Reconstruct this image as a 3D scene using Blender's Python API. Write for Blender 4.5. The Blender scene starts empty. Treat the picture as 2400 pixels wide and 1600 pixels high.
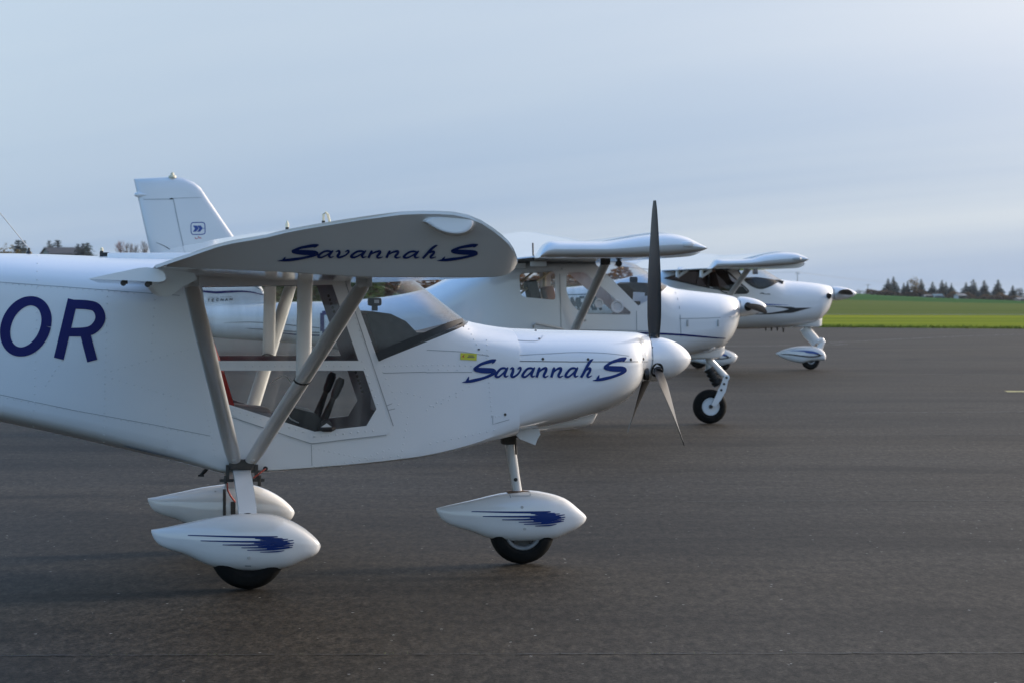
import bpy, bmesh, math, random
from mathutils import Vector, Matrix
from mathutils.bvhtree import BVHTree

random.seed(7)
S = bpy.context.scene
COL = S.collection
R = math.radians

# ------------------------------------------------------------------ camera
EYE, FOC, CX, HY = 1.44, 6056.0, 1200.0, 691.0      # eye height, focal length in px, principal column, horizon row
cam = bpy.data.objects.new('camera', bpy.data.cameras.new('camera'))
COL.objects.link(cam)
S.camera = cam
cam.location = (0, 0, EYE)
cam.rotation_euler = (R(90), 0, 0)
cam.data.sensor_width = 36
cam.data.lens = FOC / 2400 * 36
cam.data.shift_y = -(800 - HY) / 2400
cam.data.clip_end = 9000
cam.data.dof.use_dof = True
cam.data.dof.focus_distance = 12.8
cam.data.dof.aperture_fstop = 9.5

# ------------------------------------------------------------------ sky and sun
SUN_AZ, SUN_EL = R(62), R(17)
sd = Vector((math.sin(SUN_AZ) * math.cos(SUN_EL), math.cos(SUN_AZ) * math.cos(SUN_EL), math.sin(SUN_EL)))
W = bpy.data.worlds.new('World')
S.world = W
W.use_nodes = True
nt = W.node_tree
nt.nodes.clear()
N, LK = nt.nodes.new, nt.links.new
out = N('ShaderNodeOutputWorld')
sky = N('ShaderNodeTexSky')
sky.sky_type = 'NISHITA'
sky.sun_disc = False
sky.sun_elevation = SUN_EL
sky.sun_rotation = SUN_AZ
sky.dust_density = 1.0
sky.ozone_density = 2.0
bg_sky = N('ShaderNodeBackground')
bg_sky.inputs[1].default_value = 0.11
LK(sky.outputs[0], bg_sky.inputs[0])
tc = N('ShaderNodeTexCoord')
sep = N('ShaderNodeSeparateXYZ')
LK(tc.outputs['Generated'], sep.inputs[0])


def wmath(op, a, b=None, clamp=False):
    n = N('ShaderNodeMath')
    n.operation = op
    n.use_clamp = clamp
    for k, v in ((0, a), (1, b)):
        if v is None:
            continue
        if isinstance(v, (int, float)):
            n.inputs[k].default_value = v
        else:
            LK(v, n.inputs[k])
    return n.outputs[0]


def wmix(fac, a, b, mode='MIX'):
    n = N('ShaderNodeMixRGB')
    n.blend_type = mode
    for k, v in ((0, fac), (1, a), (2, b)):
        if isinstance(v, tuple):
            n.inputs[k].default_value = (*v, 1)
        elif isinstance(v, (int, float)):
            n.inputs[k].default_value = v
        else:
            LK(v, n.inputs[k])
    return n.outputs[0]


up = wmath('MAXIMUM', sep.outputs[2], 0.0)
den = wmath('ADD', up, 0.11)
cu, cv = wmath('DIVIDE', sep.outputs[0], den), wmath('DIVIDE', sep.outputs[1], den)
cmb = N('ShaderNodeCombineXYZ')
LK(wmath('ADD', wmath('MULTIPLY', cu, 0.20), wmath('MULTIPLY', cv, 0.06)), cmb.inputs[0])
LK(wmath('ADD', wmath('MULTIPLY', cv, 0.46), wmath('MULTIPLY', cu, 0.34)), cmb.inputs[1])
noi = N('ShaderNodeTexNoise')
noi.inputs['Scale'].default_value = 0.75
noi.inputs['Detail'].default_value = 6
noi.inputs['Roughness'].default_value = 0.46
noi.inputs['Distortion'].default_value = 0.4
LK(cmb.outputs[0], noi.inputs['Vector'])
cr = N('ShaderNodeValToRGB')
cr.color_ramp.elements[0].position = 0.40
cr.color_ramp.elements[0].color = (0.305, 0.44, 0.655, 1)
cr.color_ramp.elements[1].position = 0.60
cr.color_ramp.elements[1].color = (0.51, 0.61, 0.74, 1)
LK(noi.outputs['Fac'], cr.inputs[0])
# the cloud deck is whiter and brighter towards the veiled sun, and thins out to blue sky away from it
dp = N('ShaderNodeVectorMath')
dp.operation = 'DOT_PRODUCT'
LK(tc.outputs['Generated'], dp.inputs[0])
dp.inputs[1].default_value = sd
glow = wmath('POWER', wmath('MAXIMUM', dp.outputs['Value'], 0.0), 5.0)
# the low haze keeps the last few degrees above the horizon bluer
glow = wmath('MULTIPLY', glow, wmath('ADD', wmath('MULTIPLY', up, 10.0, True), 0.04, True))
warm = wmix(glow, cr.outputs[0], (3.3, 2.5, 1.65), 'ADD')
mr = N('ShaderNodeMapRange')
mr.interpolation_type = 'SMOOTHSTEP'
mr.inputs[1].default_value = -0.40
mr.inputs[2].default_value = 0.36
LK(wmath('SUBTRACT', dp.outputs['Value'], wmath('MULTIPLY', up, 0.8)), mr.inputs[0])
veil = wmix(wmath('MULTIPLY', up, 1.7, True), (0.68, 0.94, 1.12), (0.15, 0.37, 0.80))
deck = wmix(mr.outputs[0], veil, warm)
bg_cl = N('ShaderNodeBackground')
LK(deck, bg_cl.inputs[0])
LK(wmath('ADD', wmath('MULTIPLY', up, 0.2), 0.98), bg_cl.inputs[1])
mx = N('ShaderNodeMixShader')
mx.inputs[0].default_value = 0.86
LK(bg_sky.outputs[0], mx.inputs[1])
LK(bg_cl.outputs[0], mx.inputs[2])
LK(mx.outputs[0], out.inputs[0])

sun = bpy.data.objects.new('sun', bpy.data.lights.new('sun', 'SUN'))
COL.objects.link(sun)
sun.data.energy = 2.8
sun.data.angle = R(10)
sun.data.color = (1.0, 0.92, 0.82)
sun.rotation_euler = (-sd).to_track_quat('-Z', 'Y').to_euler()
sun.location = (60, 40, 50)

S.view_settings.view_transform = 'Standard'
S.view_settings.look = 'None'
S.view_settings.exposure = 0.13
S.view_settings.gamma = 1.0
S.view_settings.use_curve_mapping = False
S.render.engine = 'CYCLES'
S.cycles.use_denoising = True
S.cycles.max_bounces = 8
S.cycles.transparent_max_bounces = 16
S.cycles.caustics_reflective = False
S.cycles.caustics_refractive = False


# ------------------------------------------------------------------ materials
def mat(name, col, rough=0.5, metal=0.0, coat=0.0, spec=0.5):
    m = bpy.data.materials.new(name)
    m.use_nodes = True
    b = m.node_tree.nodes['Principled BSDF']
    b.inputs['Base Color'].default_value = (*col, 1)
    b.inputs['Roughness'].default_value = rough
    b.inputs['Metallic'].default_value = metal
    b.inputs['Coat Weight'].default_value = coat
    b.inputs['Coat Roughness'].default_value = 0.06
    b.inputs['Specular IOR Level'].default_value = spec
    return m


def tex_mat(name, c1, c2, scale, rough=0.5, bump=0.0, bscale=None, coat=0.0, detail=5, p0=0.3, p1=0.7, dist=0.02, stretch=(1, 1, 1), spec=0.5):
    m = mat(name, c1, rough, 0, coat, spec)
    t = m.node_tree
    b = t.nodes['Principled BSDF']
    tcn = t.nodes.new('ShaderNodeTexCoord')
    mp = t.nodes.new('ShaderNodeMapping')
    mp.inputs['Scale'].default_value = stretch
    t.links.new(tcn.outputs['Object'], mp.inputs[0])
    n = t.nodes.new('ShaderNodeTexNoise')
    n.inputs['Scale'].default_value = scale
    n.inputs['Detail'].default_value = detail
    t.links.new(mp.outputs[0], n.inputs['Vector'])
    r = t.nodes.new('ShaderNodeValToRGB')
    r.color_ramp.elements[0].position = p0
    r.color_ramp.elements[1].position = p1
    r.color_ramp.elements[0].color = (*c1, 1)
    r.color_ramp.elements[1].color = (*c2, 1)
    t.links.new(n.outputs['Fac'], r.inputs[0])
    t.links.new(r.outputs[0], b.inputs['Base Color'])
    if bump:
        n2 = t.nodes.new('ShaderNodeTexNoise')
        n2.inputs['Scale'].default_value = bscale or scale
        n2.inputs['Detail'].default_value = 3
        t.links.new(mp.outputs[0], n2.inputs['Vector'])
        bp = t.nodes.new('ShaderNodeBump')
        bp.inputs['Strength'].default_value = bump
        bp.inputs['Distance'].default_value = dist
        t.links.new(n2.outputs['Fac'], bp.inputs['Height'])
        t.links.new(bp.outputs[0], b.inputs['Normal'])
    return m


def glass_mat(name, tint, ior=1.45, haze=0.0):
    m = bpy.data.materials.new(name)
    m.use_nodes = True
    t = m.node_tree
    t.nodes.clear()
    o = t.nodes.new('ShaderNodeOutputMaterial')
    tr = t.nodes.new('ShaderNodeBsdfTransparent')
    tr.inputs[0].default_value = (*tint, 1)
    gl = t.nodes.new('ShaderNodeBsdfGlossy')
    gl.inputs['Roughness'].default_value = 0.03
    fr = t.nodes.new('ShaderNodeFresnel')
    # a thin sheet: the same reflectance from either side
    ge = t.nodes.new('ShaderNodeNewGeometry')
    mi = t.nodes.new('ShaderNodeMapRange')
    mi.inputs[3].default_value = ior
    mi.inputs[4].default_value = 1 / ior
    t.links.new(ge.outputs['Backfacing'], mi.inputs[0])
    t.links.new(mi.outputs[0], fr.inputs[0])
    mxs = t.nodes.new('ShaderNodeMixShader')
    t.links.new(fr.outputs[0], mxs.inputs[0])
    t.links.new(tr.outputs[0], mxs.inputs[1])
    t.links.new(gl.outputs[0], mxs.inputs[2])
    last = mxs.outputs[0]
    if haze:
        # fine scratches and dust, plus pale streaks painted in for reflections on the acrylic
        df = t.nodes.new('ShaderNodeBsdfDiffuse')
        df.inputs[0].default_value = (0.75, 0.75, 0.72, 1)
        n = t.nodes.new('ShaderNodeTexNoise')
        n.inputs['Scale'].default_value = 4
        n.inputs['Detail'].default_value = 6
        tcn = t.nodes.new('ShaderNodeTexCoord')
        mp = t.nodes.new('ShaderNodeMapping')
        mp.inputs['Scale'].default_value = (3, 1, 0.6)
        t.links.new(tcn.outputs['Object'], mp.inputs[0])
        t.links.new(mp.outputs[0], n.inputs['Vector'])
        mr = t.nodes.new('ShaderNodeMapRange')
        mr.inputs[1].default_value = 0.4
        mr.inputs[2].default_value = 0.75
        mr.inputs[3].default_value = 0.0
        mr.inputs[4].default_value = haze
        t.links.new(n.outputs['Fac'], mr.inputs[0])
        m2 = t.nodes.new('ShaderNodeMixShader')
        t.links.new(mr.outputs[0], m2.inputs[0])
        t.links.new(last, m2.inputs[1])
        t.links.new(df.outputs[0], m2.inputs[2])
        last = m2.outputs[0]
    t.links.new(last, o.inputs[0])
    return m


M = dict(
    white=tex_mat('white_paint', (0.78, 0.785, 0.79), (0.83, 0.83, 0.825), 2.2, 0.2, 0.012, 9, coat=1.0, dist=0.004),
    skin=tex_mat('white_sheet_metal', (0.75, 0.77, 0.785), (0.81, 0.815, 0.815), 1.6, 0.3, 0.10, 3.2, coat=0.6, dist=0.006),
    cream=tex_mat('cream_plastic', (0.70, 0.62, 0.42), (0.76, 0.70, 0.5), 8, 0.4),
    strut=tex_mat('strut_paint', (0.66, 0.665, 0.66), (0.73, 0.73, 0.72), 5, 0.3, 0.01, 20, coat=0.2),
    blue=tex_mat('navy_vinyl', (0.003, 0.006, 0.105), (0.004, 0.009, 0.125), 6, 0.4, spec=0.25),
    bluem=tex_mat('blue_vinyl_lettering', (0.004, 0.026, 0.155), (0.006, 0.032, 0.18), 6, 0.4, spec=0.25),
    bluel=tex_mat('blue_vinyl', (0.01, 0.06, 0.30), (0.012, 0.07, 0.34), 6, 0.3, coat=0.3),
    rivet=tex_mat('rivet_heads', (0.66, 0.675, 0.69), (0.74, 0.75, 0.755), 30, 0.4),
    black=tex_mat('black_plastic', (0.010, 0.010, 0.011), (0.02, 0.02, 0.02), 9, 0.45, 0.02, 60),
    blade=tex_mat('blade_black', (0.010, 0.010, 0.011), (0.016, 0.016, 0.017), 8, 0.42, coat=0.0),
    rubber=tex_mat('tyre_rubber', (0.007, 0.007, 0.007), (0.013, 0.013, 0.012), 14, 0.8, 0.05, 60, spec=0.15),
    seal=tex_mat('black_seal', (0.012, 0.012, 0.013), (0.02, 0.02, 0.02), 20, 0.4),
    lining=tex_mat('cabin_lining', (0.15, 0.165, 0.205), (0.21, 0.225, 0.275), 7, 0.6),
    red=tex_mat('red_seat_cover', (0.42, 0.010, 0.010), (0.54, 0.016, 0.015), 12, 0.55),
    tan=tex_mat('tan_seat_cover', (0.30, 0.14, 0.09), (0.36, 0.18, 0.12), 12, 0.7),
    dash=tex_mat('dash_grey', (0.045, 0.040, 0.036), (0.07, 0.063, 0.056), 25, 0.7, 0.03, 80),
    metal=tex_mat('bare_metal', (0.42, 0.42, 0.41), (0.55, 0.54, 0.52), 20, 0.35),
    dark=tex_mat('dark_metal', (0.035, 0.032, 0.03), (0.07, 0.06, 0.05), 30, 0.5),
    rust=tex_mat('rusty_steel', (0.10, 0.05, 0.025), (0.2, 0.12, 0.07), 40, 0.7),
    seam=tex_mat('seam_grey', (0.30, 0.32, 0.34), (0.4, 0.42, 0.44), 12, 0.5),
    seamd=tex_mat('seam_dark', (0.08, 0.085, 0.09), (0.12, 0.125, 0.13), 12, 0.5),
    disc=tex_mat('white_wheel_disc', (0.70, 0.71, 0.72), (0.76, 0.77, 0.78), 10, 0.35),
    dullrim=tex_mat('dull_alloy', (0.16, 0.16, 0.16), (0.22, 0.22, 0.215), 20, 0.5),
    rim=tex_mat('rim_silver', (0.55, 0.56, 0.57), (0.65, 0.66, 0.67), 10, 0.35),
    yellow=tex_mat('yellow_sticker', (0.62, 0.6, 0.04), (0.68, 0.66, 0.07), 30, 0.4),
    redp=tex_mat('red_print', (0.5, 0.03, 0.03), (0.55, 0.05, 0.05), 30, 0.4),
    cable=tex_mat('red_cable', (0.45, 0.07, 0.05), (0.5, 0.1, 0.07), 30, 0.5),
    paper=tex_mat('white_paper', (0.72, 0.74, 0.78), (0.78, 0.8, 0.84), 30, 0.8),
)
M['glass'] = glass_mat('clear_acrylic', (0.90, 0.91, 0.90), 1.5, 0.20)
M['shield'] = glass_mat('windshield_acrylic', (0.86, 0.89, 0.92), 1.52, 0.04)
M['smoke'] = glass_mat('smoked_acrylic', (0.20, 0.18, 0.17), 1.45)


# ------------------------------------------------------------------ mesh helpers
def obj(name, bm, m, parent=None, ang=32, smooth=True):
    bm.normal_update()
    if smooth:
        lim = R(ang)
        for f in bm.faces:
            f.smooth = True
        for e in bm.edges:
            if len(e.link_faces) == 2 and e.calc_face_angle(0) > lim:
                e.smooth = False
    me = bpy.data.meshes.new(name)
    bm.to_mesh(me)
    bm.free()
    me.materials.append(M[m] if isinstance(m, str) else m)
    o = bpy.data.objects.new(name, me)
    COL.objects.link(o)
    if parent:
        o.parent = parent
    return o


def pieces(name, bm, m, parent=None, ang=32, smooth=True):
    """the loose pieces of a mesh, each as an object of its own"""
    bm.verts.ensure_lookup_table()
    seen, res = set(), []
    for v0 in bm.verts:
        if v0 in seen:
            continue
        stack, isl = [v0], []
        seen.add(v0)
        while stack:
            v = stack.pop()
            isl.append(v)
            for e in v.link_edges:
                w = e.other_vert(v)
                if w not in seen:
                    seen.add(w)
                    stack.append(w)
        nb_ = bmesh.new()
        vm = {v: nb_.verts.new(v.co) for v in isl}
        done = set()
        for v in isl:
            for f in v.link_faces:
                if f not in done:
                    done.add(f)
                    nb_.faces.new([vm[q] for q in f.verts])
        res.append(obj(name, nb_, m, parent, ang, smooth))
    bm.free()
    return res


def tag(o, label=None, cat=None, group=None, kind=None):
    for k, v in (('label', label), ('category', cat), ('group', group), ('kind', kind)):
        if v:
            o[k] = v
    return o


def empty(name, loc=(0, 0, 0), rz=0.0):
    o = bpy.data.objects.new(name, None)
    COL.objects.link(o)
    o.location = loc
    o.rotation_euler = (0, 0, rz)
    o.empty_display_size = 0.3
    return o


def pchip(pts):
    """monotone cubic through (x, y) points"""
    pts = sorted(pts)
    xs = [p[0] for p in pts]
    ys = [p[1] for p in pts]
    n = len(xs)
    h = [max(1e-9, xs[i + 1] - xs[i]) for i in range(n - 1)]
    d = [(ys[i + 1] - ys[i]) / h[i] for i in range(n - 1)]
    m = [d[0]] + [0.0] * (n - 2) + [d[-1]]
    for i in range(1, n - 1):
        if d[i - 1] * d[i] > 0:
            w1, w2 = 2 * h[i] + h[i - 1], h[i] + 2 * h[i - 1]
            m[i] = (w1 + w2) / (w1 / d[i - 1] + w2 / d[i])

    def f(x):
        if x <= xs[0]:
            return ys[0]
        if x >= xs[-1]:
            return ys[-1]
        i = 0
        while x > xs[i + 1]:
            i += 1
        t = (x - xs[i]) / h[i]
        return ((2 * t ** 3 - 3 * t ** 2 + 1) * ys[i] + (t ** 3 - 2 * t ** 2 + t) * h[i] * m[i]
                + (-2 * t ** 3 + 3 * t ** 2) * ys[i + 1] + (t ** 3 - t ** 2) * h[i] * m[i + 1])
    return f


def loft(rings, cap0=True, cap1=True, closed=True, bm=None):
    bm = bm or bmesh.new()
    rows = [[bm.verts.new(p) for p in r] for r in rings]
    n = len(rows[0])
    for a, b in zip(rows, rows[1:]):
        for i in range(n if closed else n - 1):
            j = (i + 1) % n
            try:
                bm.faces.new((a[i], a[j], b[j], b[i]))
            except ValueError:
                pass
    if cap0:
        bm.faces.new(rows[0][::-1])
    if cap1:
        bm.faces.new(rows[-1])
    return bm


def finish(bm):
    bmesh.ops.remove_doubles(bm, verts=bm.verts, dist=1e-5)
    bmesh.ops.recalc_face_normals(bm, faces=bm.faces)
    return bm


def box(bm, c, s, rot=None, bev=0.0):
    mtx = Matrix.Translation(c) @ (rot.to_4x4() if rot else Matrix.Identity(4)) @ Matrix.Diagonal((s[0], s[1], s[2], 1))
    r = bmesh.ops.create_cube(bm, size=1, matrix=mtx)
    if bev:
        es = list({e for v in r['verts'] for e in v.link_edges})
        bmesh.ops.bevel(bm, geom=es, offset=bev, segments=2, affect='EDGES', profile=0.6)


def tube(bm, pts, rad, n=8, flat=None, side=None, caps=True):
    """tube along pts; rad = number or list; flat = (a, b) multiplies the two cross axes; side = direction of axis a"""
    pts = [Vector(p) for p in pts]
    k = len(pts)
    rad = rad if isinstance(rad, (list, tuple)) else [rad] * k
    rings = []
    for i, p in enumerate(pts):
        t = (pts[min(i + 1, k - 1)] - pts[max(i - 1, 0)]).normalized()
        s = Vector(side) if side else (Vector((0, 0, 1)) if abs(t.z) < 0.9 else Vector((1, 0, 0)))
        a = (s - t * s.dot(t)).normalized()
        b = t.cross(a)
        fa, fb = flat or (1, 1)
        rings.append([p + a * math.cos(q) * rad[i] * fa + b * math.sin(q) * rad[i] * fb
                      for q in (2 * math.pi * j / n for j in range(n))])
    loft(rings, caps, caps, True, bm)
    return bm


def lathe(bm, prof, c, axis='y', n=28, caps=True):
    """prof: (offset along axis, radius)"""
    c = Vector(c)
    rings = []
    for a, r in prof:
        ring = []
        for j in range(n):
            q = 2 * math.pi * j / n
            u, v = r * math.cos(q), r * math.sin(q)
            ring.append(c + (Vector((u, a, v)) if axis == 'y' else Vector((a, u, v)) if axis == 'x' else Vector((u, v, a))))
        rings.append(ring)
    loft(rings, caps, caps, True, bm)
    return bm


def spline(pts, n=6):
    """Catmull-Rom through tuples of any length"""
    res = []
    P = [pts[0]] + list(pts) + [pts[-1]]
    for i in range(1, len(P) - 2):
        for k in range(n):
            t = k / n
            res.append(tuple(0.5 * (2 * b + (c - a) * t + (2 * a - 5 * b + 4 * c - d) * t * t + (3 * b - a - 3 * c + d) * t ** 3)
                             for a, b, c, d in zip(P[i - 1], P[i], P[i + 1], P[i + 2])))
    res.append(tuple(pts[-1]))
    return res


def quarter(w, h, n, N):
    """superellipse quarter from (0,h) to (w,0)"""
    r = []
    for i in range(N + 1):
        t = math.pi / 2 * (1 - i / N)
        r.append((w * max(0.0, math.cos(t)) ** (2 / n), h * max(0.0, math.sin(t)) ** (2 / n)))
    return r


def body_loop(x, w, zt, zs, zl, zb, nt_, nb_, N=9, K=8):
    near = [(y, zs + z) for y, z in quarter(w, zt - zs, nt_, N)]
    for i in range(1, K):
        near.append((w, zs + (zl - zs) * i / K))
    near += [(y, zl - z) for y, z in reversed(quarter(w, zl - zb, nb_, N))]
    loop = [Vector((x, -y, z)) for y, z in near]
    loop += [Vector((x, y, z)) for y, z in reversed(near[1:-1])]
    return loop


def zone(x0, y0, s):
    return lambda X, Y: (x0 + X / s, y0 + Y / s)


class Craft:
    """a parked aircraft: x forward, y to its far side, z up, origin on the ground under the main wheels"""

    def __init__(self, name, ox, oy, yaw):
        self.root = empty(name, (ox, oy, 0), yaw)
        self.inv = Matrix.Rotation(-yaw, 3, 'Z')
        self.c = self.inv @ Vector((-ox, -oy, 0)) + Vector((0, 0, EYE))

    def dir(self, px, py):
        return self.inv @ Vector(((px - CX) / FOC, 1, -(py - HY) / FOC))

    def at(self, px, py, lat):
        d = self.dir(px, py)
        return self.c + d * ((lat - self.c.y) / d.y)

    def xz(self, pts, lat=0.0):
        r = []
        for p in pts:
            v = self.at(p[0], p[1], p[2] if len(p) > 2 else lat)
            r.append((v.x, v.z))
        return r

    def hit(self, bvh, px, py, off=0.0025):
        d = self.dir(px, py).normalized()
        loc, nor, _, _ = bvh.ray_cast(self.c, d)
        if loc is None:
            return None
        if nor.dot(d) > 0:
            nor = -nor
        return loc + nor * off

    def ribbon(self, bm, bvh, pts, off=0.0025, n=5, smooth=True):
        """painted stroke (px, py, width px) laid on a surface"""
        P = spline(pts, n) if smooth and len(pts) > 2 else pts
        if not smooth or len(pts) == 2:
            Q = []
            for a, b in zip(P, P[1:]):
                m = max(1, int(math.hypot(b[0] - a[0], b[1] - a[1]) / 12))
                Q += [tuple(u + (v - u) * k / m for u, v in zip(a, b)) for k in range(m)]
            P = Q + [P[-1]]
        prev = None
        for i, p in enumerate(P):
            a, b = P[max(0, i - 1)], P[min(len(P) - 1, i + 1)]
            tx, ty = b[0] - a[0], b[1] - a[1]
            l = math.hypot(tx, ty) or 1
            nx, ny = -ty / l * p[2] / 2, tx / l * p[2] / 2
            u, v = self.hit(bvh, p[0] + nx, p[1] + ny, off), self.hit(bvh, p[0] - nx, p[1] - ny, off)
            if u is None or v is None or (prev and (u - prev[0].co).length > 0.4):
                prev = None
                continue
            cur = (bm.verts.new(u), bm.verts.new(v))
            if prev:
                bm.faces.new((prev[0], prev[1], cur[1], cur[0]))
            prev = cur
        return bm

    def patch(self, bm, bvh, poly, off=0.0025):
        vs = [self.hit(bvh, x, y, off) for x, y in poly]
        if None not in vs:
            bm.faces.new([bm.verts.new(v) for v in vs])
        return bm


def bvh_of(bm):
    bm.normal_update()
    return BVHTree.FromBMesh(bm)


def cut(bm, poly, side=None):
    """cut a convex (x, z) polygon out of a skin; returns the piece as its own bmesh"""
    ar = sum(a[0] * b[1] - b[0] * a[1] for a, b in zip(poly, poly[1:] + poly[:1]))
    if ar < 0:
        poly = poly[::-1]
    x0, x1 = min(p[0] for p in poly) - 0.15, max(p[0] for p in poly) + 0.15
    z0, z1 = min(p[1] for p in poly) - 0.15, max(p[1] for p in poly) + 0.15
    for a, b in zip(poly, poly[1:] + poly[:1]):
        def near(f):
            xs = [v.co.x for v in f.verts]
            zs = [v.co.z for v in f.verts]
            ys = [v.co.y for v in f.verts]
            return max(xs) > x0 and min(xs) < x1 and max(zs) > z0 and min(zs) < z1 and (side is None or max(y * side for y in ys) > 0)
        fs = [f for f in bm.faces if near(f)]
        g = set(fs)
        for f in fs:
            g.update(f.edges)
            g.update(f.verts)
        nrm = Vector((b[1] - a[1], 0, -(b[0] - a[0]))).normalized()
        bmesh.ops.bisect_plane(bm, geom=list(g), dist=1e-5, plane_co=(a[0], 0, a[1]), plane_no=nrm)

    def inside(c):
        for a, b in zip(poly, poly[1:] + poly[:1]):
            if (b[0] - a[0]) * (c.z - a[1]) - (b[1] - a[1]) * (c.x - a[0]) < -1e-7:
                return False
        return side is None or c.y * side > 0
    sel = [f for f in bm.faces if inside(f.calc_center_median())]
    piece = bmesh.new()
    vm = {}
    for f in sel:
        vs = []
        for v in f.verts:
            if v not in vm:
                vm[v] = piece.verts.new(v.co)
            vs.append(vm[v])
        piece.faces.new(vs)
    bmesh.ops.delete(bm, geom=sel, context='FACES')
    piece.normal_update()
    return piece


def shift_out(bm, d):
    bm.normal_update()
    mv = [(v, v.co + v.normal * d) for v in bm.verts]
    for v, c in mv:
        v.co = c
    return bm


def lining(bm, x0, x1, d=-0.014):
    """inner skin of the cabin: a copy of the outer skin pushed inwards"""
    c = bm.copy()
    bmesh.ops.delete(c, geom=[f for f in c.faces if not (x0 < f.calc_center_median().x < x1)], context='FACES')
    shift_out(c, d)
    bmesh.ops.reverse_faces(c, faces=c.faces)
    return c


def rounded(poly, r, n=4):
    """round the corners of a polygon"""
    res = []
    k = len(poly)
    for i in range(k):
        p, a, b = Vector(poly[i]), Vector(poly[i - 1]), Vector(poly[(i + 1) % k])
        rr = r[i] if isinstance(r, (list, tuple)) else r
        if rr <= 0:
            res.append(tuple(p))
            continue
        u, v = (a - p), (b - p)
        u, v = u.normalized() * min(rr, u.length * 0.45), v.normalized() * min(rr, v.length * 0.45)
        for j in range(n + 1):
            t = j / n
            q = (p + u) * (1 - t) ** 2 + p * 2 * t * (1 - t) + (p + v) * t * t
            res.append(tuple(q))
    return res


def wing_ring(up, lo, y, dz, ts, squeeze=0.0):
    """closed airfoil ring at lateral position y; squeeze lifts the lower surface up to the upper one"""
    x0, x1 = up[0][0], up[-1][0]
    fu, fl = pchip(up), pchip(lo)
    top = []
    bot = []
    for t in ts:
        x = x0 + (x1 - x0) * t
        zu, zl = fu(x), fl(x)
        zl = min(zl, zu)
        zl = zl + (zu - zl) * squeeze
        top.append(Vector((x, y, zu + dz)))
        bot.append(Vector((x, y, zl + dz)))
    return top + bot[::-1][1:-1]


COS = [0.5 - 0.5 * math.cos(math.pi * i / 30) for i in range(31)]


def pod(cr, top, bot, lat, wmax, prof, n=2.4, steps=36):
    """streamlined fairing from its upper and lower outline"""
    T, B = cr.xz(top, lat), cr.xz(bot, lat)
    x0 = min(T[0][0], B[0][0])
    x1 = max(T[-1][0], B[-1][0])
    T[0] = (x0, T[0][1])
    B[0] = (x0, B[0][1])
    T[-1] = (x1, T[-1][1])
    B[-1] = (x1, B[-1][1])
    ft, fb, fw = pchip(T), pchip(B), pchip(prof)
    rings = []
    for i in range(steps + 1):
        t = 0.5 - 0.5 * math.cos(math.pi * i / steps)
        x = x0 + (x1 - x0) * t
        zt, zb, w = ft(x), fb(x), max(0.004, wmax * fw(t))
        zc = zb + (zt - zb) * 0.5
        loop = body_loop(x, w, zt, zc + 0.004, zc - 0.004, zb, n, n, 7, 2)
        rings.append([v + Vector((0, lat, 0)) for v in loop])
    bm = finish(loft(rings))
    return bm


def wheel(parent, c, r, w, rimr, hub=True, disc='disc', spokes=False):
    prof = []
    for i in range(13):
        a = math.pi * (i / 12)
        prof.append((-w * math.cos(a), r - w * 0.9 + w * 0.9 * math.sin(a) ** 0.8))
    prof = [(-w * 0.72, rimr)] + prof + [(w * 0.72, rimr)]
    ty = obj('tyre', finish(lathe(bmesh.new(), prof, c, 'y', 40, False)), 'rubber', parent)
    bm = bmesh.new()
    lathe(bm, [(-w * .5, rimr * .80), (-w * 0.78, rimr * 0.86), (-w * 0.84, rimr * 0.97), (-w * 0.80, rimr * 1.02), (w * 0.80, rimr * 1.02), (w * 0.84, rimr * 0.97), (w * 0.78, rimr * 0.86), (w * .5, rimr * .80)], c, 'y', 32, False)
    obj('rim', finish(bm), 'dullrim' if spokes else 'rim', ty)
    bm = bmesh.new()
    dd = .44 if spokes else .70
    lathe(bm, [(-w * dd, rimr * .84), (-w * (dd - .08), rimr * .42), (-w * .72, rimr * .34), (-w * .74, .004), (w * .74, .004), (w * .72, rimr * .34), (w * (dd - .08), rimr * .42), (w * dd, rimr * .84)], c, 'y', 32)
    if spokes:
        for k in range(5):
            q = 2 * math.pi * (k + .25) / 5
            for s_ in (-1, 1):
                d_ = Vector((math.cos(q), 0, math.sin(q)))
                tube(bm, [Vector(c) + d_ * rimr * .3 + Vector((0, s_ * w * .6, 0)), Vector(c) + d_ * rimr * .84 + Vector((0, s_ * w * .52, 0))], rimr * .09, 6)
    obj('wheel_disc', finish(bm), disc, ty)
    if hub:
        b2 = bmesh.new()
        lathe(b2, [(-w * 0.95, rimr * 0.12), (-w * 0.98, rimr * 0.2), (-w * 0.7, rimr * 0.24), (w * 0.7, rimr * 0.24), (w * 0.98, rimr * 0.2)], c, 'y', 16)
        obj('hub_cap', finish(b2), 'dark', ty)
    return ty


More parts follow.
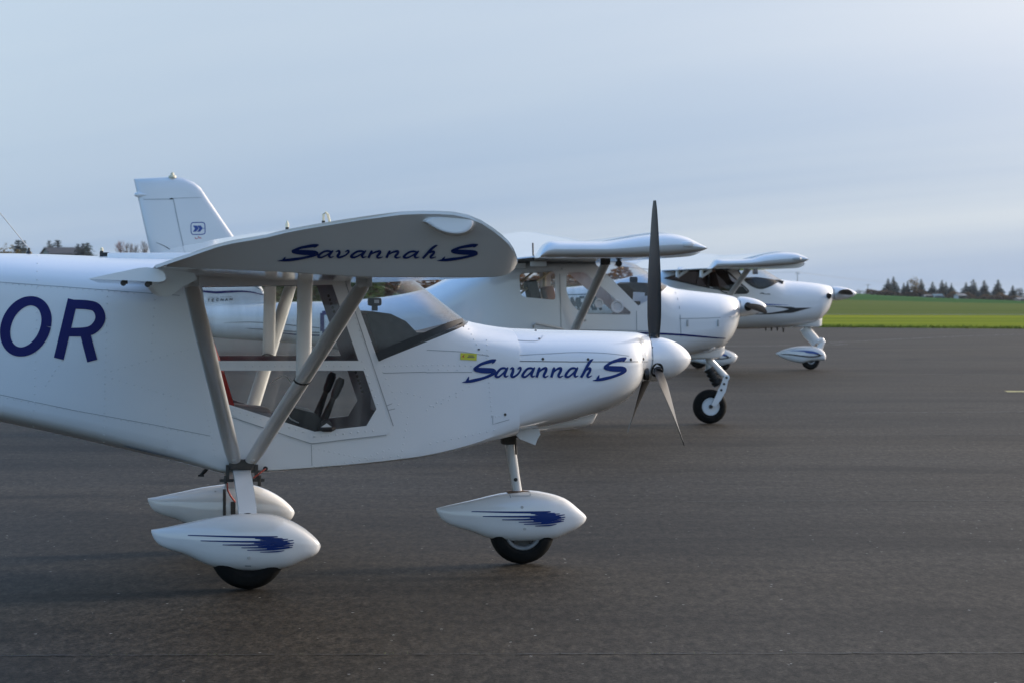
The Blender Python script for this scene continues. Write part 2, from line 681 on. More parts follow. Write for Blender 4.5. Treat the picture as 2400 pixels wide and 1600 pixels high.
def blade(hub, ang, Rr, chord, parent, m='blade', r0=0.09, tipcol=None, pitch=(62, 36, 20)):
    """propeller blade standing at angle ang in the disc (0 = up, positive towards the near side)"""
    er = Vector((0, -math.sin(ang), math.cos(ang)))
    et = Vector((0, -math.cos(ang), -math.sin(ang)))
    ex = Vector((1, 0, 0))
    fp = pchip([(0, R(pitch[0])), (0.4, R(pitch[1])), (1, R(pitch[2]))])
    fc = pchip([(0, 0.55), (0.22, 0.9), (0.45, 1.0), (0.75, 0.82), (0.95, 0.55), (1, 0.35)])
    rings = []
    for i in range(17):
        t = i / 16
        r = r0 + (Rr - r0) * t
        be, c = fp(t), chord * fc(t)
        th = c * (0.30 - 0.20 * min(1, t * 1.6))
        cd = et * math.cos(be) + ex * math.sin(be)
        td = -et * math.sin(be) + ex * math.cos(be)
        ring = []
        for j in range(12):
            q = 2 * math.pi * j / 12
            ring.append(hub + er * r + cd * (c * 0.5 * math.cos(q)) + td * (th * 0.5 * math.sin(q) * (1 + 0.4 * math.cos(q))))
        rings.append(ring)
    return obj('propeller_blade', finish(loft(rings)), m, parent, 50)


# ================================================================== THE SETTING
def sstep(a, b, x):
    t = min(1.0, max(0.0, (x - a) / (b - a)))
    return t * t * (3 - 2 * t)


def rise(x):
    """height of the far fields: the land climbs gently towards the left"""
    return 4.6 - 5.6 * sstep(20, 190, x) - 1.2 * sstep(190, 700, x)


def terr(x, y):
    t = min(1.0, max(0.0, (y - 150) / 640))
    return rise(x * 790 / max(y, 200)) * t ** 1.6


def edge_y(x):
    return 114.5 - (x - 13.5) * 0.60 if x > 0 else 122.6 - x * 0.02


def asphalt():
    m = mat('apron_asphalt', (0.05, 0.05, 0.05), 0.64, spec=0.12)
    m.node_tree.nodes['Principled BSDF'].inputs['Specular Tint'].default_value = (1.0, 0.88, 0.74, 1)
    t = m.node_tree
    b = t.nodes['Principled BSDF']
    tcn = t.nodes.new('ShaderNodeTexCoord')
    L_ = t.links.new

    def noise(scale, detail, stretch=(1, 1, 1), rough=0.5, dist=0.0):
        mp = t.nodes.new('ShaderNodeMapping')
        mp.inputs['Scale'].default_value = stretch
        L_(tcn.outputs['Object'], mp.inputs[0])
        n = t.nodes.new('ShaderNodeTexNoise')
        n.inputs['Scale'].default_value = scale
        n.inputs['Detail'].default_value = detail
        n.inputs['Roughness'].default_value = rough
        n.inputs['Distortion'].default_value = dist
        L_(mp.outputs[0], n.inputs['Vector'])
        return n.outputs['Fac']

    def rng(v, a, b_, c, d):
        n = t.nodes.new('ShaderNodeMapRange')
        for k, q in enumerate((a, b_, c, d)):
            n.inputs[k + 1].default_value = q
        L_(v, n.inputs[0])
        return n.outputs[0]

    def mul(a, b_, op='MULTIPLY'):
        n = t.nodes.new('ShaderNodeMath')
        n.operation = op
        for k, v in ((0, a), (1, b_)):
            if isinstance(v, (int, float)):
                n.inputs[k].default_value = v
            else:
                L_(v, n.inputs[k])
        return n.outputs[0]

    base = rng(noise(0.35, 6, (0.35, 1.0, 1), 0.6, 0.6), 0.3, 0.7, 0.66, 1.28)
    band = rng(noise(0.9, 4, (0.12, 1.0, 1), 0.55, 0.3), 0.35, 0.7, 0.78, 1.18)
    pat = rng(noise(0.55, 3, (0.5, 1.0, 1), 0.55, 1.0), 0.56, 0.66, 1.0, 0.60)
    grain = mul(mul(rng(noise(46, 2, (1, 1, 1), 0.8), 0.28, 0.72, 0.15, 2.1), rng(noise(21, 3, (1, .32, 1), 0.72), 0.3, 0.7, 0.36, 1.85)), rng(noise(5, 4, (0.6, 1, 1), 0.65), 0.3, 0.7, 0.80, 1.2))
    vo = t.nodes.new('ShaderNodeTexVoronoi')
    vo.inputs['Scale'].default_value = 10
    L_(tcn.outputs['Object'], vo.inputs['Vector'])
    near = mul(vo.outputs['Distance'], 0.07, 'LESS_THAN')
    sc = t.nodes.new('ShaderNodeSeparateColor')
    L_(vo.outputs['Color'], sc.inputs[0])
    pick = mul(sc.outputs[0], 0.72, 'GREATER_THAN')
    peb = mul(near, pick)
    vs_ = t.nodes.new('ShaderNodeTexVoronoi')
    vs_.inputs['Scale'].default_value = 0.75
    mp_ = t.nodes.new('ShaderNodeMapping')
    mp_.inputs['Scale'].default_value = (0.7, 1, 1)
    L_(tcn.outputs['Object'], mp_.inputs[0])
    L_(mp_.outputs[0], vs_.inputs['Vector'])
    wob_ = mul(vs_.outputs['Distance'], mul(noise(9, 3), 0.30), 'ADD')
    sc2 = t.nodes.new('ShaderNodeSeparateColor')
    L_(vs_.outputs['Color'], sc2.inputs[0])
    # drips and old stains
    oil = mul(1.0, mul(mul(rng(wob_, 0.20, 0.34, 1, 0), mul(sc2.outputs[1], 0.62, 'GREATER_THAN')), 0.42), 'SUBTRACT')
    k = mul(mul(mul(mul(base, band), pat), grain), oil)
    mixc = t.nodes.new('ShaderNodeMixRGB')
    mixc.blend_type = 'MULTIPLY'
    mixc.inputs[0].default_value = 1
    hue = t.nodes.new('ShaderNodeMixRGB')
    hue.inputs[1].default_value = (0.0305, 0.0255, 0.0192, 1)
    hue.inputs[2].default_value = (0.0352, 0.0280, 0.0194, 1)
    L_(rng(noise(0.22, 3), 0.4, 0.65, 0, 1), hue.inputs[0])
    L_(hue.outputs[0], mixc.inputs[1])
    L_(k, mixc.inputs[2])
    m3 = t.nodes.new('ShaderNodeMixRGB')
    m3.inputs[2].default_value = (0.36, 0.35, 0.32, 1)
    L_(peb, m3.inputs[0])
    L_(mixc.outputs[0], m3.inputs[1])
    L_(m3.outputs[0], b.inputs['Base Color'])
    bp = t.nodes.new('ShaderNodeBump')
    bp.inputs['Strength'].default_value = 0.32
    bp.inputs['Distance'].default_value = 0.008
    L_(noise(75, 3), bp.inputs['Height'])
    L_(bp.outputs[0], b.inputs['Normal'])
    return m


bm = bmesh.new()
xs = [-900, -300, -120, -60, -30, 0, 12, 25, 40, 60, 90, 130]
for i, x in enumerate(xs):
    pass
rows = [[bm.verts.new((x, -40, 0)) for x in xs], [bm.verts.new((x, 40, 0)) for x in xs], [bm.verts.new((x, edge_y(x), 0)) for x in xs]]
for a, b in zip(rows, rows[1:]):
    for i in range(len(xs) - 1):
        bm.faces.new((a[i], a[i + 1], b[i + 1], b[i]))
apron = tag(obj('apron', bm, asphalt(), smooth=False), kind='structure')

# tar joints and repair lines in the asphalt
M['tar'] = tex_mat('tar_joint', (0.012, 0.012, 0.011), (0.028, 0.026, 0.022), 30, 0.6, p0=0.35, p1=0.65)
M['joint'] = tex_mat('pale_joint', (0.11, 0.105, 0.10), (0.15, 0.145, 0.14), 4, 0.8)


def joint(name, pts, w, m, seed):
    rnd = random.Random(seed)
    bm_ = bmesh.new()
    prev = None
    P = spline(pts, 70)
    for i, (x, y) in enumerate(P):
        ww = w * rnd.uniform(0.35, 1.5)
        yy = y + rnd.uniform(-0.5, 0.5) * w * 1.6
        cur = (bm_.verts.new((x, yy - ww / 2, 0.004)), bm_.verts.new((x, yy + ww / 2, 0.004)))
        if prev:
            bm_.faces.new((prev[0], cur[0], cur[1], prev[1]))
        prev = cur
    return tag(obj(name, bm_, m, apron, smooth=False), kind='structure')


joint('tar_joint', [(-9, 10.26), (-3, 10.30), (0, 10.36), (4, 10.42), (12, 10.5)], 0.013, 'tar', 1)
joint('tar_joint', [(1.2, 18.0), (3, 18.1), (5, 18.12), (10, 18.2)], 0.016, 'tar', 2)
joint('tar_joint', [(-14, 26.2), (-2, 26.5), (4, 26.6), (16, 26.4)], 0.03, 'tar', 3)
joint('tar_joint', [(-20, 48.2), (2, 47.6), (7, 46.9), (25, 46.0)], 0.10, 'tar', 4)
joint('pale_joint', [(4.2, 31.6), (7, 32.0), (12, 32.8)], 0.05, 'joint', 5)
joint('pale_joint', [(-30, 58), (6, 72.6), (10, 79), (17, 92), (24, 100)], 0.30, 'joint', 6)
bm = bmesh.new()
vs = [bm.verts.new(p) for p in ((7.36, 38.35, 0.004), (14, 38.5, 0.004), (14, 38.95, 0.004), (7.40, 38.85, 0.004))]
bm.faces.new(vs)
M['lane'] = tex_mat('yellow_marking', (0.32, 0.27, 0.10), (0.52, 0.44, 0.16), 6, 0.7)
tag(obj('yellow_marking', bm, 'lane', apron, smooth=False), kind='structure')
# a few dry blades of grass growing in the nearest joint
bm = bmesh.new()
rnd = random.Random(3)
for i in range(110):
    x = rnd.uniform(-3.2, 3.2)
    y = 10.36 + x * 0.02 + rnd.uniform(-0.012, 0.012)
    h, a = rnd.uniform(0.003, 0.008), rnd.uniform(0, 6.28)
    dx, dy = math.cos(a) * 0.012, math.sin(a) * 0.012
    bm.faces.new([bm.verts.new(p) for p in ((x, y, 0.004), (x + 0.003, y, 0.004), (x + dx, y + dy, 0.004 + h))])
M['dry'] = tex_mat('dry_grass', (0.12, 0.13, 0.04), (0.26, 0.24, 0.09), 40, 0.8)
tag(obj('joint_grass', bm, 'dry', apron, smooth=False), kind='stuff')


def sheet(name, y_lo, y_hi, m, ny, lift=0.0):
    bm_ = bmesh.new()
    xs_ = [-1500, -900, -500, -300, -180, -100, -50, -20, 0, 15, 30, 45, 60, 80, 100, 120, 140, 160, 190, 240, 320, 500, 900, 1500]
    rows_ = []
    for j in range(ny + 1):
        row = []
        for x in xs_:
            a, b_ = y_lo(x), y_hi(x)
            y = a + (b_ - a) * (j / ny) ** 1.5
            row.append(bm_.verts.new((x, y, terr(x, y) + lift)))
        rows_.append(row)
    for a, b_ in zip(rows_, rows_[1:]):
        for i in range(len(xs_) - 1):
            bm_.faces.new((a[i], a[i + 1], b_[i + 1], b_[i]))
    return tag(obj(name, bm_, m), kind='structure')


M['grass'] = tex_mat('mown_grass', (0.115, 0.165, 0.026), (0.285, 0.285, 0.036), 0.16, 1.0, 0.5, 3, detail=8, p0=0.34, p1=0.66, dist=0.1, stretch=(0.16, 1.6, 1), spec=0.0)
M['field'] = tex_mat('winter_field', (0.095, 0.125, 0.036), (0.15, 0.165, 0.052), 0.05, 1.0, detail=8, stretch=(0.12, 1, 1), spec=0.0)
M['green'] = tex_mat('green_field', (0.045, 0.105, 0.030), (0.06, 0.125, 0.040), 0.02, 1.0, detail=5, stretch=(0.2, 1, 1), spec=0.0)
sheet('grass_strip', lambda x: edge_y(x) - 6, lambda x: 186 + 0.02 * min(abs(x), 400), M['grass'], 6, -0.012)
sheet('ploughed_field', lambda x: 183 + 0.02 * min(abs(x), 400), lambda x: 440, M['field'], 10, 0.02)
sheet('green_field', lambda x: 440, lambda x: 2600, M['green'], 16, 0.02)


# ragged verge where the grass meets the asphalt
bm = bmesh.new()
rnd = random.Random(12)
for i in range(5200):
    x = rnd.uniform(-2, 30)
    y = edge_y(x) + rnd.gauss(0.25, 0.35)
    h, a = rnd.uniform(0.03, 0.20) * rnd.uniform(.4, 1), rnd.uniform(0, 6.28)
    w_ = rnd.uniform(.015, .05)
    dx, dy = math.cos(a) * .08, math.sin(a) * .08
    bm.faces.new([bm.verts.new(p) for p in ((x - w_, y, -0.01), (x + w_, y, -0.01), (x + dx, y + dy, h))])
tag(obj('verge_grass', bm, M['grass'], smooth=False), kind='stuff')

# ================================================================== NEAREST AIRCRAFT
A = Craft('light_aircraft', -1.491, 13.64, R(8.5))
tag(A.root, 'nearest white high-wing aircraft with OR and Savannah S in navy letters and white wheel fairings', 'aircraft', 'small aircraft parked in a row')
ra = A.root

fW = pchip([(-4.1, .07), (-2.5, .27), (-1.2, .44), (-.5, .53), (0, .56), (.6, .555), (1.0, .522), (1.25, .490), (1.48, .464)])
fT = pchip([(-4.1, 1.62), (-1.2, 1.655), (-.4, 1.632), (.3, 1.62), (.78, 1.585)] + A.xz([(957, 652), (985, 673), (1020, 701), (1055, 729), (1087, 751), (1110, 756), (1140, 762), (1184, 768)]))
fS = pchip([(-4.1, 1.5), (-1.2, 1.50), (-.6, 1.46), (.0, 1.47), (.62, 1.45), (.85, 1.36), (1.1, 1.2), (1.48, 1.105)])
fL = pchip([(-4.1, 1.36), (-1.2, .90), (-.15, .66), (0, .60), (.15, .58), (.91, .63), (1.2, .69), (1.48, .81)])
fB = pchip([(-4.1, 1.25), (-2.5, 1.03), (-1.2, .79), (-.15, .552), (-.02, .524), (.1, .531), (.91, .592), (1.48, .700)])
fnt = pchip([(-4.1, 2.1), (-.6, 2.3), (.3, 3.0), (.8, 2.6), (1.48, 2.5)])
fnb = pchip([(-4.1, 2.4), (-1.2, 2.8), (-.3, 4), (0, 7), (.9, 6), (1.48, 4)])


def a_ring(x, grow=0.0):
    return body_loop(x, fW(x) + grow, fT(x) + grow, fS(x), fL(x), fB(x) - grow, fnt(x), fnb(x))


xs = [-4.1, -3.6, -3.1, -2.6, -2.1, -1.7, -1.4] + [-1.2 + 0.045 * i for i in range(60)]
xs = [x for x in xs if x < 1.47] + [1.478]
body = finish(loft([a_ring(x) for x in xs]))
fus_bvh = bvh_of(body)
H = lambda px, py: A.hit(fus_bvh, px, py, 0)
hx = lambda p: (lambda v: (v.x, v.z))(H(*p))

# windshield
a_, b_, c_ = hx((822, 668)), hx((887, 846)), A.xz([(1087, 752)])[0]
ws_poly = [a_, b_, (c_[0] + (c_[0] - b_[0]) * .02, c_[1] + (c_[1] - b_[1]) * .02), (c_[0] + .02, c_[1] + .6), (a_[0], c_[1] + .6)]
shield = cut(body, ws_poly)
ws = obj('windshield', shield, 'shield', ra, 60)

# doors with two panes each
door_px = [(466, 668), (807, 656), (922, 1000), (909, 1018), (730, 1039), (544, 976)]
up_px = [(474, 672), (779, 668), (840, 844.7), (497, 845)]
lo_px = [(505, 867.5), (852, 867.5), (882, 958), (859, 997), (738, 1010.6), (533, 946)]
DP, UP, LP = [hx(p) for p in door_px], [hx(p) for p in up_px], [hx(p) for p in lo_px]
DP = rounded(DP, [0.02, 0.02, 0.06, 0.02, 0.05, 0.05], 3)
fus_in = None
for s in (-1, 1):
    dbm = cut(body, DP, s)
    up, lo = cut(dbm, UP, s), cut(dbm, LP, s)
    li = lining(dbm, -9, 9, -0.012)
    shift_out(dbm, 0.006)
    bmesh.ops.solidify(dbm, geom=dbm.faces[:], thickness=0.010)
    d = obj('door', dbm, 'skin', ra)
    lib = bvh_of(li)
    obj('inner_panel', li, 'lining', d)
    if s > 0:
        # rows of lightening holes in the inner frame of the far door
        hb_ = bmesh.new()
        z2_ = zone(400, 580, 2.852)
        zq = zone(480, 840, 5.227)
        hs = [z2_(*p) for p in ((1055, 325), (1065, 352), (1074, 378), (1083, 403), (1092, 430))]
        hs += [z2_(338 + 22 * i, 719) for i in range(13)]
        hs += [zq(*p) for p in ((1850, 165), (1868, 215), (1885, 265), (1900, 300), (1915, 355), (1930, 400))]
        for p in hs:
            h_ = A.hit(lib, *p, .003)
            if h_:
                hb_.faces.new([hb_.verts.new(h_ + Vector((math.cos(q) * .0075, 0, math.sin(q) * .0085))) for q in (j * math.pi / 4 for j in range(8))])
        tag(obj('lightening_holes', hb_, 'black', d, smooth=False), kind='stuff')
    obj('window_pane', up, 'glass', d)
    obj('window_pane', lo, 'glass', d)
    if s < 0:
        door = d
li = lining(body, -0.62, 1.46, -0.014)
fus = obj('fuselage', body, 'skin', ra)
obj('cabin_lining', li, 'lining', fus)
# closing bulkhead behind the seats
bm = bmesh.new()
bm.faces.new([bm.verts.new(v + Vector((0, 0, 0))) for v in body_loop(-.60, fW(-.6) - .02, fT(-.6) - .02, fS(-.6), fL(-.6), fB(-.6) + .02, 2.4, 4)])
obj('bulkhead', bm, 'lining', fus, smooth=False)

# black seal along the foot of the windshield
bm = bmesh.new()
A.ribbon(bm, fus_bvh, [(884, 836, 22), (940, 811, 19), (1000, 785, 16), (1050, 764, 14), (1084, 752, 9)], 0.006, 6)
obj('windshield_seal', bm, 'seal', ws)

# lamp-style strips round the door edge
bm = bmesh.new()
for s in ([(807, 656, 2.2), (864, 827, 2.2), (921, 997, 2.2)], [(905, 1018, 2), (818, 1028, 2), (730, 1039, 2), (640, 1009, 2), (544, 977, 2)]):
    A.ribbon(bm, fus_bvh, s, 0.008, 4, False)
obj('door_gap', bm, 'seam', door)
bm = bmesh.new()
lx = A.at(766, 1006, -.575)
tube(bm, [lx + Vector((-.036, 0, .004)), lx + Vector((-.02, -.018, .002)), lx + Vector((.02, -.02, .002)), lx + Vector((.04, 0, .006))], [.008, .012, .013, .008], 8)
lathe(bm, [(-.012, .022), (-.008, .03), (.012, .03)], lx + Vector((-.004, 0, .022)), 'y', 18)
hd = obj('door_handle', finish(bm), 'black', door)
bm = bmesh.new()
bm.faces.new([bm.verts.new(lx + Vector(p)) for p in ((-.032, -.016, .014), (.026, -.016, .014), (-.002, -.016, .034))])
obj('latch_plate', bm, 'strut', door, smooth=False)

# raised fairing over the turtle deck behind the wing
bm = bmesh.new()
p0, p1 = A.at(252, 591.4, 0), A.at(500, 597, 0)
box(bm, ((p0.x + p1.x) / 2, 0, (p0.z + p1.z) / 2 - .05), (p1.x - p0.x, .36, .10), None, .008)
obj('roof_fairing', bm, 'white', ra)
bm = bmesh.new()
b0 = A.at(245, 602, 0)
box(bm, (b0.x, 0, b0.z + .012), (.05, .05, .02))
tube(bm, [(b0.x - .015, 0, b0.z), (b0.x - .015, 0, b0.z + .03)], .009, 8)
obj('beacon_mount', finish(bm), 'black', fus)
bm = bmesh.new()
lathe(bm, [(0, .009), (.012, .009), (.018, .004)], (b0.x - .015, 0, b0.z + .03), 'z', 10)
obj('beacon_lamp', finish(bm), 'cream', fus)

# whip antenna with its dark foot
q0, q1 = A.at(68, 597, 0), A.at(-160, 300, 0)
bm = bmesh.new()
lathe(bm, [(0, .017), (.016, .015), (.024, .006), (.040, .005)], (q0.x, 0, q0.z - .005), 'z', 14)
ant = obj('antenna_foot', finish(bm), 'black', ra)
bm = bmesh.new()
tube(bm, [(q0.x, 0, q0.z + .03), ((q0.x + q1.x) / 2 + .01, 0, (q0.z + q1.z) / 2), (q1.x, 0, q1.z)], [.003, .0022, .0016], 6)
obj('whip', finish(bm), 'metal', ant)

# ---------------- cowling
cx = lambda pts, lat=0.0: A.xz(pts, lat)
kT = pchip(cx([(1180, 768), (1280, 772), (1393, 774.7), (1491, 779), (1510, 783.5), (1517.7, 786)]))
kB = pchip(cx([(1180, 1004), (1230, 1000), (1300, 990), (1380, 970), (1449, 943), (1476, 920), (1488, 906), (1500, 895), (1517.7, 890)]))
kW = pchip(cx([(1180, 0), (1300, 0), (1400, 0), (1450, 0), (1472, 0), (1486, 0), (1496, 0), (1505, 0), (1517.7, 0)]))
kx = [p[0] for p in cx([(1180, 0), (1300, 0), (1400, 0), (1442, 0), (1464, 0), (1479, 0), (1488, 0), (1499, 0), (1517.7, 0)])]
kW = pchip(list(zip(kx, (.464, .438, .412, .382, .350, .306, .246, .160, .119))))
kS = pchip(cx([(1180, 845), (1400, 855), (1480, 846), (1517.7, 838.5)]))
kL = pchip(cx([(1180, 965), (1260, 925), (1400, 885), (1480, 858), (1517.7, 838)]))
knt = pchip(list(zip(kx, (2.6, 2.6, 2.5, 2.4, 2.3, 2.2, 2.1, 2, 2))))
knb = pchip(list(zip(kx, (4.0, 3.0, 2.5, 2.3, 2.2, 2.1, 2.05, 2, 2))))


def k_ring(x):
    return body_loop(x, kW(x), kT(x), kS(x), kL(x), kB(x), knt(x), knb(x))


nk = 46
cowl_bm = finish(loft([k_ring(kx[0] + (kx[-1] - kx[0]) * (1 - (1 - i / nk) ** 1.35)) for i in range(nk + 1)]))
cowl_bvh = bvh_of(cowl_bm)
cowl = obj('cowling', cowl_bm, 'white', ra, 50)

# chin scoop with the outlet lips
bm = bmesh.new()
cu_ = pchip(cx([(1196, 985), (1300, 975), (1400, 958), (1425, 948)], -.2))
cl_ = pchip(cx([(1196, 1004), (1230, 1014), (1266, 1018), (1300, 1014), (1365, 1007.6), (1392, 1002.5), (1400, 993), (1409, 975)], -.2))
xa, xb = cx([(1196, 985)], -.2)[0][0], cx([(1409, 975)], -.2)[0][0]
rings = []
for i in range(15):
    x = xa + (xb - xa) * i / 14
    zt, zb = cu_(x), cl_(x)
    rings.append(body_loop(x, .25 - .10 * i / 14, zt, zt - .01, zb + .045, zb, 2.2, 2.2, 6, 4))
obj('chin_scoop', finish(loft(rings, bm=bm)), 'white', cowl, 40)
bm = bmesh.new()
lip = cx([(1190, 1000), (1204, 1015), (1219, 1028), (1254, 1042), (1259, 1028), (1266, 1017), (1262, 1004)], -.26)
r0 = [Vector((x, -.27, z)) for x, z in lip]
r1 = [Vector((x, .27, z)) for x, z in lip]
loft([r0, r1], True, True, True, bm)
obj('cooling_outlet_lip', finish(bm), 'white', cowl, 20)
# air intakes in the cowling front
bm = bmesh.new()
for s in (-1, 1):
    lathe(bm, [(-.01, .03), (.012, .034), (.014, .024)], (kx[6] + .03, s * .15, kT(kx[6]) - .22), 'x', 14)
pieces('air_intake', finish(bm), 'black', cowl)

# spinner and propeller
hub = A.at(1533, 841, 0)
sp0, sp1 = A.at(1521, 841, 0).x, A.at(1619.6, 842, 0).x
bm = bmesh.new()
prof = [(sp0, 0.10), (sp0, .1185)]
for i in range(13):
    t = i / 12
    prof.append((sp0 + .018 + (sp1 - sp0 - .018) * math.sin(t * math.pi / 2), max(.0015, .120 * (1 - math.sin(t * math.pi / 2) ** 2.0) ** .62)))
lathe(bm, [(x, r) for x, r in prof], (0, 0, hub.z), 'x', 40)
spin_bm = finish(bm)
spin_bvh = bvh_of(spin_bm)
spin = obj('spinner', spin_bm, 'white', ra, 40)
bm = bmesh.new()
lathe(bm, [(sp0 - .012, .07), (sp0 - .012, .114), (sp0 + .002, .116), (sp0 + .002, .07)], (0, 0, hub.z), 'x', 36)
obj('spinner_backplate', finish(bm), 'metal', spin)
for k, an in enumerate((R(1), R(119), R(-120))):
    bl = blade(Vector((hub.x, 0, hub.z)), an, .855, .096, ra, 'blade', .085, pitch=(66, 38, 16))
    er = Vector((0, -math.sin(an), math.cos(an)))
    bm = bmesh.new()
    tube(bm, [Vector((hub.x, 0, hub.z)) + er * .05, Vector((hub.x, 0, hub.z)) + er * .112, Vector((hub.x, 0, hub.z)) + er * .135], [.03, .026, .022], 14)
    obj('blade_root', finish(bm), 'black', bl)
    # dark cut-out in the spinner round the blade root
    bm = bmesh.new()
    rr = []
    for j in range(20):
        q = 2 * math.pi * j / 20
        dx, dt = math.cos(q) * .030 + (-.008 if math.cos(q) < 0 else 0), math.sin(q) * .044
        px_ = hub.x + dx
        tt = min(1, max(0, (px_ - sp0 - .018) / (sp1 - sp0 - .018)))
        rad = .120 * (1 - tt ** 2) ** .62 + .0018
        th = an + dt / rad
        rr.append(bm.verts.new((px_, -math.sin(th) * rad, hub.z + math.cos(th) * rad)))
    bm.faces.new(rr)
    obj('blade_opening', bm, 'black', spin, smooth=False)

# ---------------- wing
tip_up = [(363, 622), (440, 596), (531.6, 566), (627, 549.5), (672, 538), (767.6, 521), (895, 502), (971.6, 494.4), (1035, 494.6), (1073.7, 498), (1124.7, 515), (1163, 540), (1196, 570), (1210, 597), (1213.5, 612)]
tip_lo = [(363, 623.5), (378.6, 625), (455, 628.5), (640, 636.5), (895, 650), (1080, 650.5), (1150, 650), (1173, 648), (1196, 640), (1208, 627), (1213.5, 613)]
lo_y = pchip(tip_lo)
tip_lat = [-4.22 - .28 * min(1.0, max(0.0, lo_y(p[0]) - p[1]) / 150) ** .8 for p in tip_up]
TU, TL = A.xz([(p[0], p[1], l) for p, l in zip(tip_up, tip_lat)]), A.xz(tip_lo, -4.22)
edge_lat = pchip([(t[0], l) for t, l in zip(TU, tip_lat)])
xte, xle = TU[0][0], TU[-1][0]
far_dz = lambda y: 0.0 if y < 0.5 else (y - .5) * 0.036
lx0, lx1 = TL[0][0], TL[-1][0]
inU = [(lx0 + (x - xte) * (lx1 - lx0) / (xle - xte), z) for x, z in TU]      # the wing's own section just inside the tip


def a_wing(y, dz=0.0):
    return wing_ring(inU, TL, y, dz, COS)


def a_tip(t, sgn=-1):
    """ring of the cut-off tip: t = 0 at the wing, t = 1 at the sharp outer edge"""
    a = a_wing(-4.22)
    b = wing_ring(TU, TU, -4.5, 0, COS)
    nn = len(COS)
    r = []
    for i, (p, q) in enumerate(zip(a, b)):
        q = q.copy()
        q.y = edge_lat(q.x)
        if i >= nn:
            q.z -= .012
        tt = t if i >= nn else min(1.0, t * 1.0)
        r.append(p.lerp(q, tt))
    if sgn > 0:
        r = [Vector((v.x, -v.y, v.z + far_dz(-v.y))) for v in r]
    return r


rings = [a_tip(t, 1) for t in (1, .97, .9, .5)]
for y in (4.22, 3, 1.5, .6, 0, -.6, -1.5, -3, -4.0, -4.15, -4.22):
    rings.append(a_wing(y, far_dz(y)))
rings += [a_tip(t) for t in (.02, .1, .25, .4, .55, .7, .85, .93, .97, 1)]
wing_bm = finish(loft(rings))
wing_bvh = bvh_of(wing_bm)
wing = obj('wing', wing_bm, 'white', ra, 40)

# bulge of the navigation light in the wing tip
bm = bmesh.new()
zz = zone(640, 460, 3.92)
oval = [(1405, 225), (1440, 192), (1520, 178), (1650, 174), (1760, 180), (1815, 200), (1832, 240), (1815, 285), (1770, 318), (1700, 334), (1610, 326), (1530, 300), (1460, 262)]
ring_o = spline([zz(*p) for p in oval] + [zz(*oval[0])], 4)[:-1]
cxo, cyo = sum(p[0] for p in ring_o) / len(ring_o), sum(p[1] for p in ring_o) / len(ring_o)
lat_face = -4.487
ring_o = [(x, y + 3) for x, y in ring_o]
base, face = [], []
for x, y in ring_o:
    X, Y = cxo + (x - cxo) * 1.22, cyo + 3 + (y - cyo - 3) * (1.35 if y > cyo + 3 else 1.04)
    base.append(A.hit(wing_bvh, X, Y, -.002) or A.at(X, Y, -4.44))
    face.append(A.at(x, y, lat_face))
rings = [base] + [[p.lerp(q, t) + Vector((0, (t - e) * 0, 0)) for p, q in zip(base, face)] for t, e in ((.35, 0), (.7, 0), (.92, 0), (1.0, 0))]
for k, t in enumerate((.35, .7, .92, 1.0)):
    for v, p, q in zip(rings[k + 1], base, face):
        v.y = p.y + (q.y - p.y) * (t ** 1.8)
cf = sum(face, Vector()) / len(face)
for sc_ in (.97, .8, .4, .02):
    rings.append([cf + (v - cf) * sc_ + Vector((0, -.001, 0)) for v in face])
obj('light_fairing', finish(loft(rings, False, True, True, bm)), 'white', wing, 70)

# flaps hung behind and below the trailing edge
fl_up = [(207, 653.6), (285.7, 637), (343, 627), (371, 631.4), (387.5, 645), (389, 653)]
fl_lo = [(207, 654.6), (260.7, 656.2), (330, 659), (376, 661), (387, 657), (389, 653.6)]
FU, FL = A.xz(fl_up, -4.15), A.xz(fl_lo, -4.15)
FL[0], FL[-1] = (FU[0][0], FL[0][1]), (FU[-1][0], FL[-1][1])
for y0, y1 in ((-4.15, -.62), (.62, 4.15)):
    rings = [wing_ring(FU, FL, y, far_dz(y), COS[::2], 0) for y in (y0, (y0 * 2 + y1) / 3, (y0 + 2 * y1) / 3, y1)]
    fl = obj('flap', finish(loft(rings)), 'white', ra, 40)
    if y0 < 0:
        bm = bmesh.new()
        for px_, py_ in ((289, 664), (346, 667)):
            p = A.at(px_, py_, -4.1)
            tube(bm, [p + Vector((0, -.02, 0)), p + Vector((0, .02, 0))], .011, 10)
            box(bm, p + Vector((.006, 0, .012)), (.02, .012, .03))
        pieces('hinge_bolt', finish(bm), 'dark', fl)
bm = bmesh.new()
pl = [(372, 630), (455, 640), (462, 655), (430, 672), (400, 694), (388, 697), (370, 688), (352, 668), (385, 664), (392, 650)]
lat_p = -3.2
# hinge plates at four stations along each flap
for y in (-3.0, -1.0, 1.0, 3.0):
    P_ = [(x + far_dz(y) * 0, z + far_dz(y)) for x, z in A.xz(pl, -3.0)]
    loft([[Vector((x, y - .006, z)) for x, z in P_], [Vector((x, y + .006, z)) for x, z in P_]], bm=bm)
pieces('hinge_plate', finish(bm), 'white', wing, smooth=False)

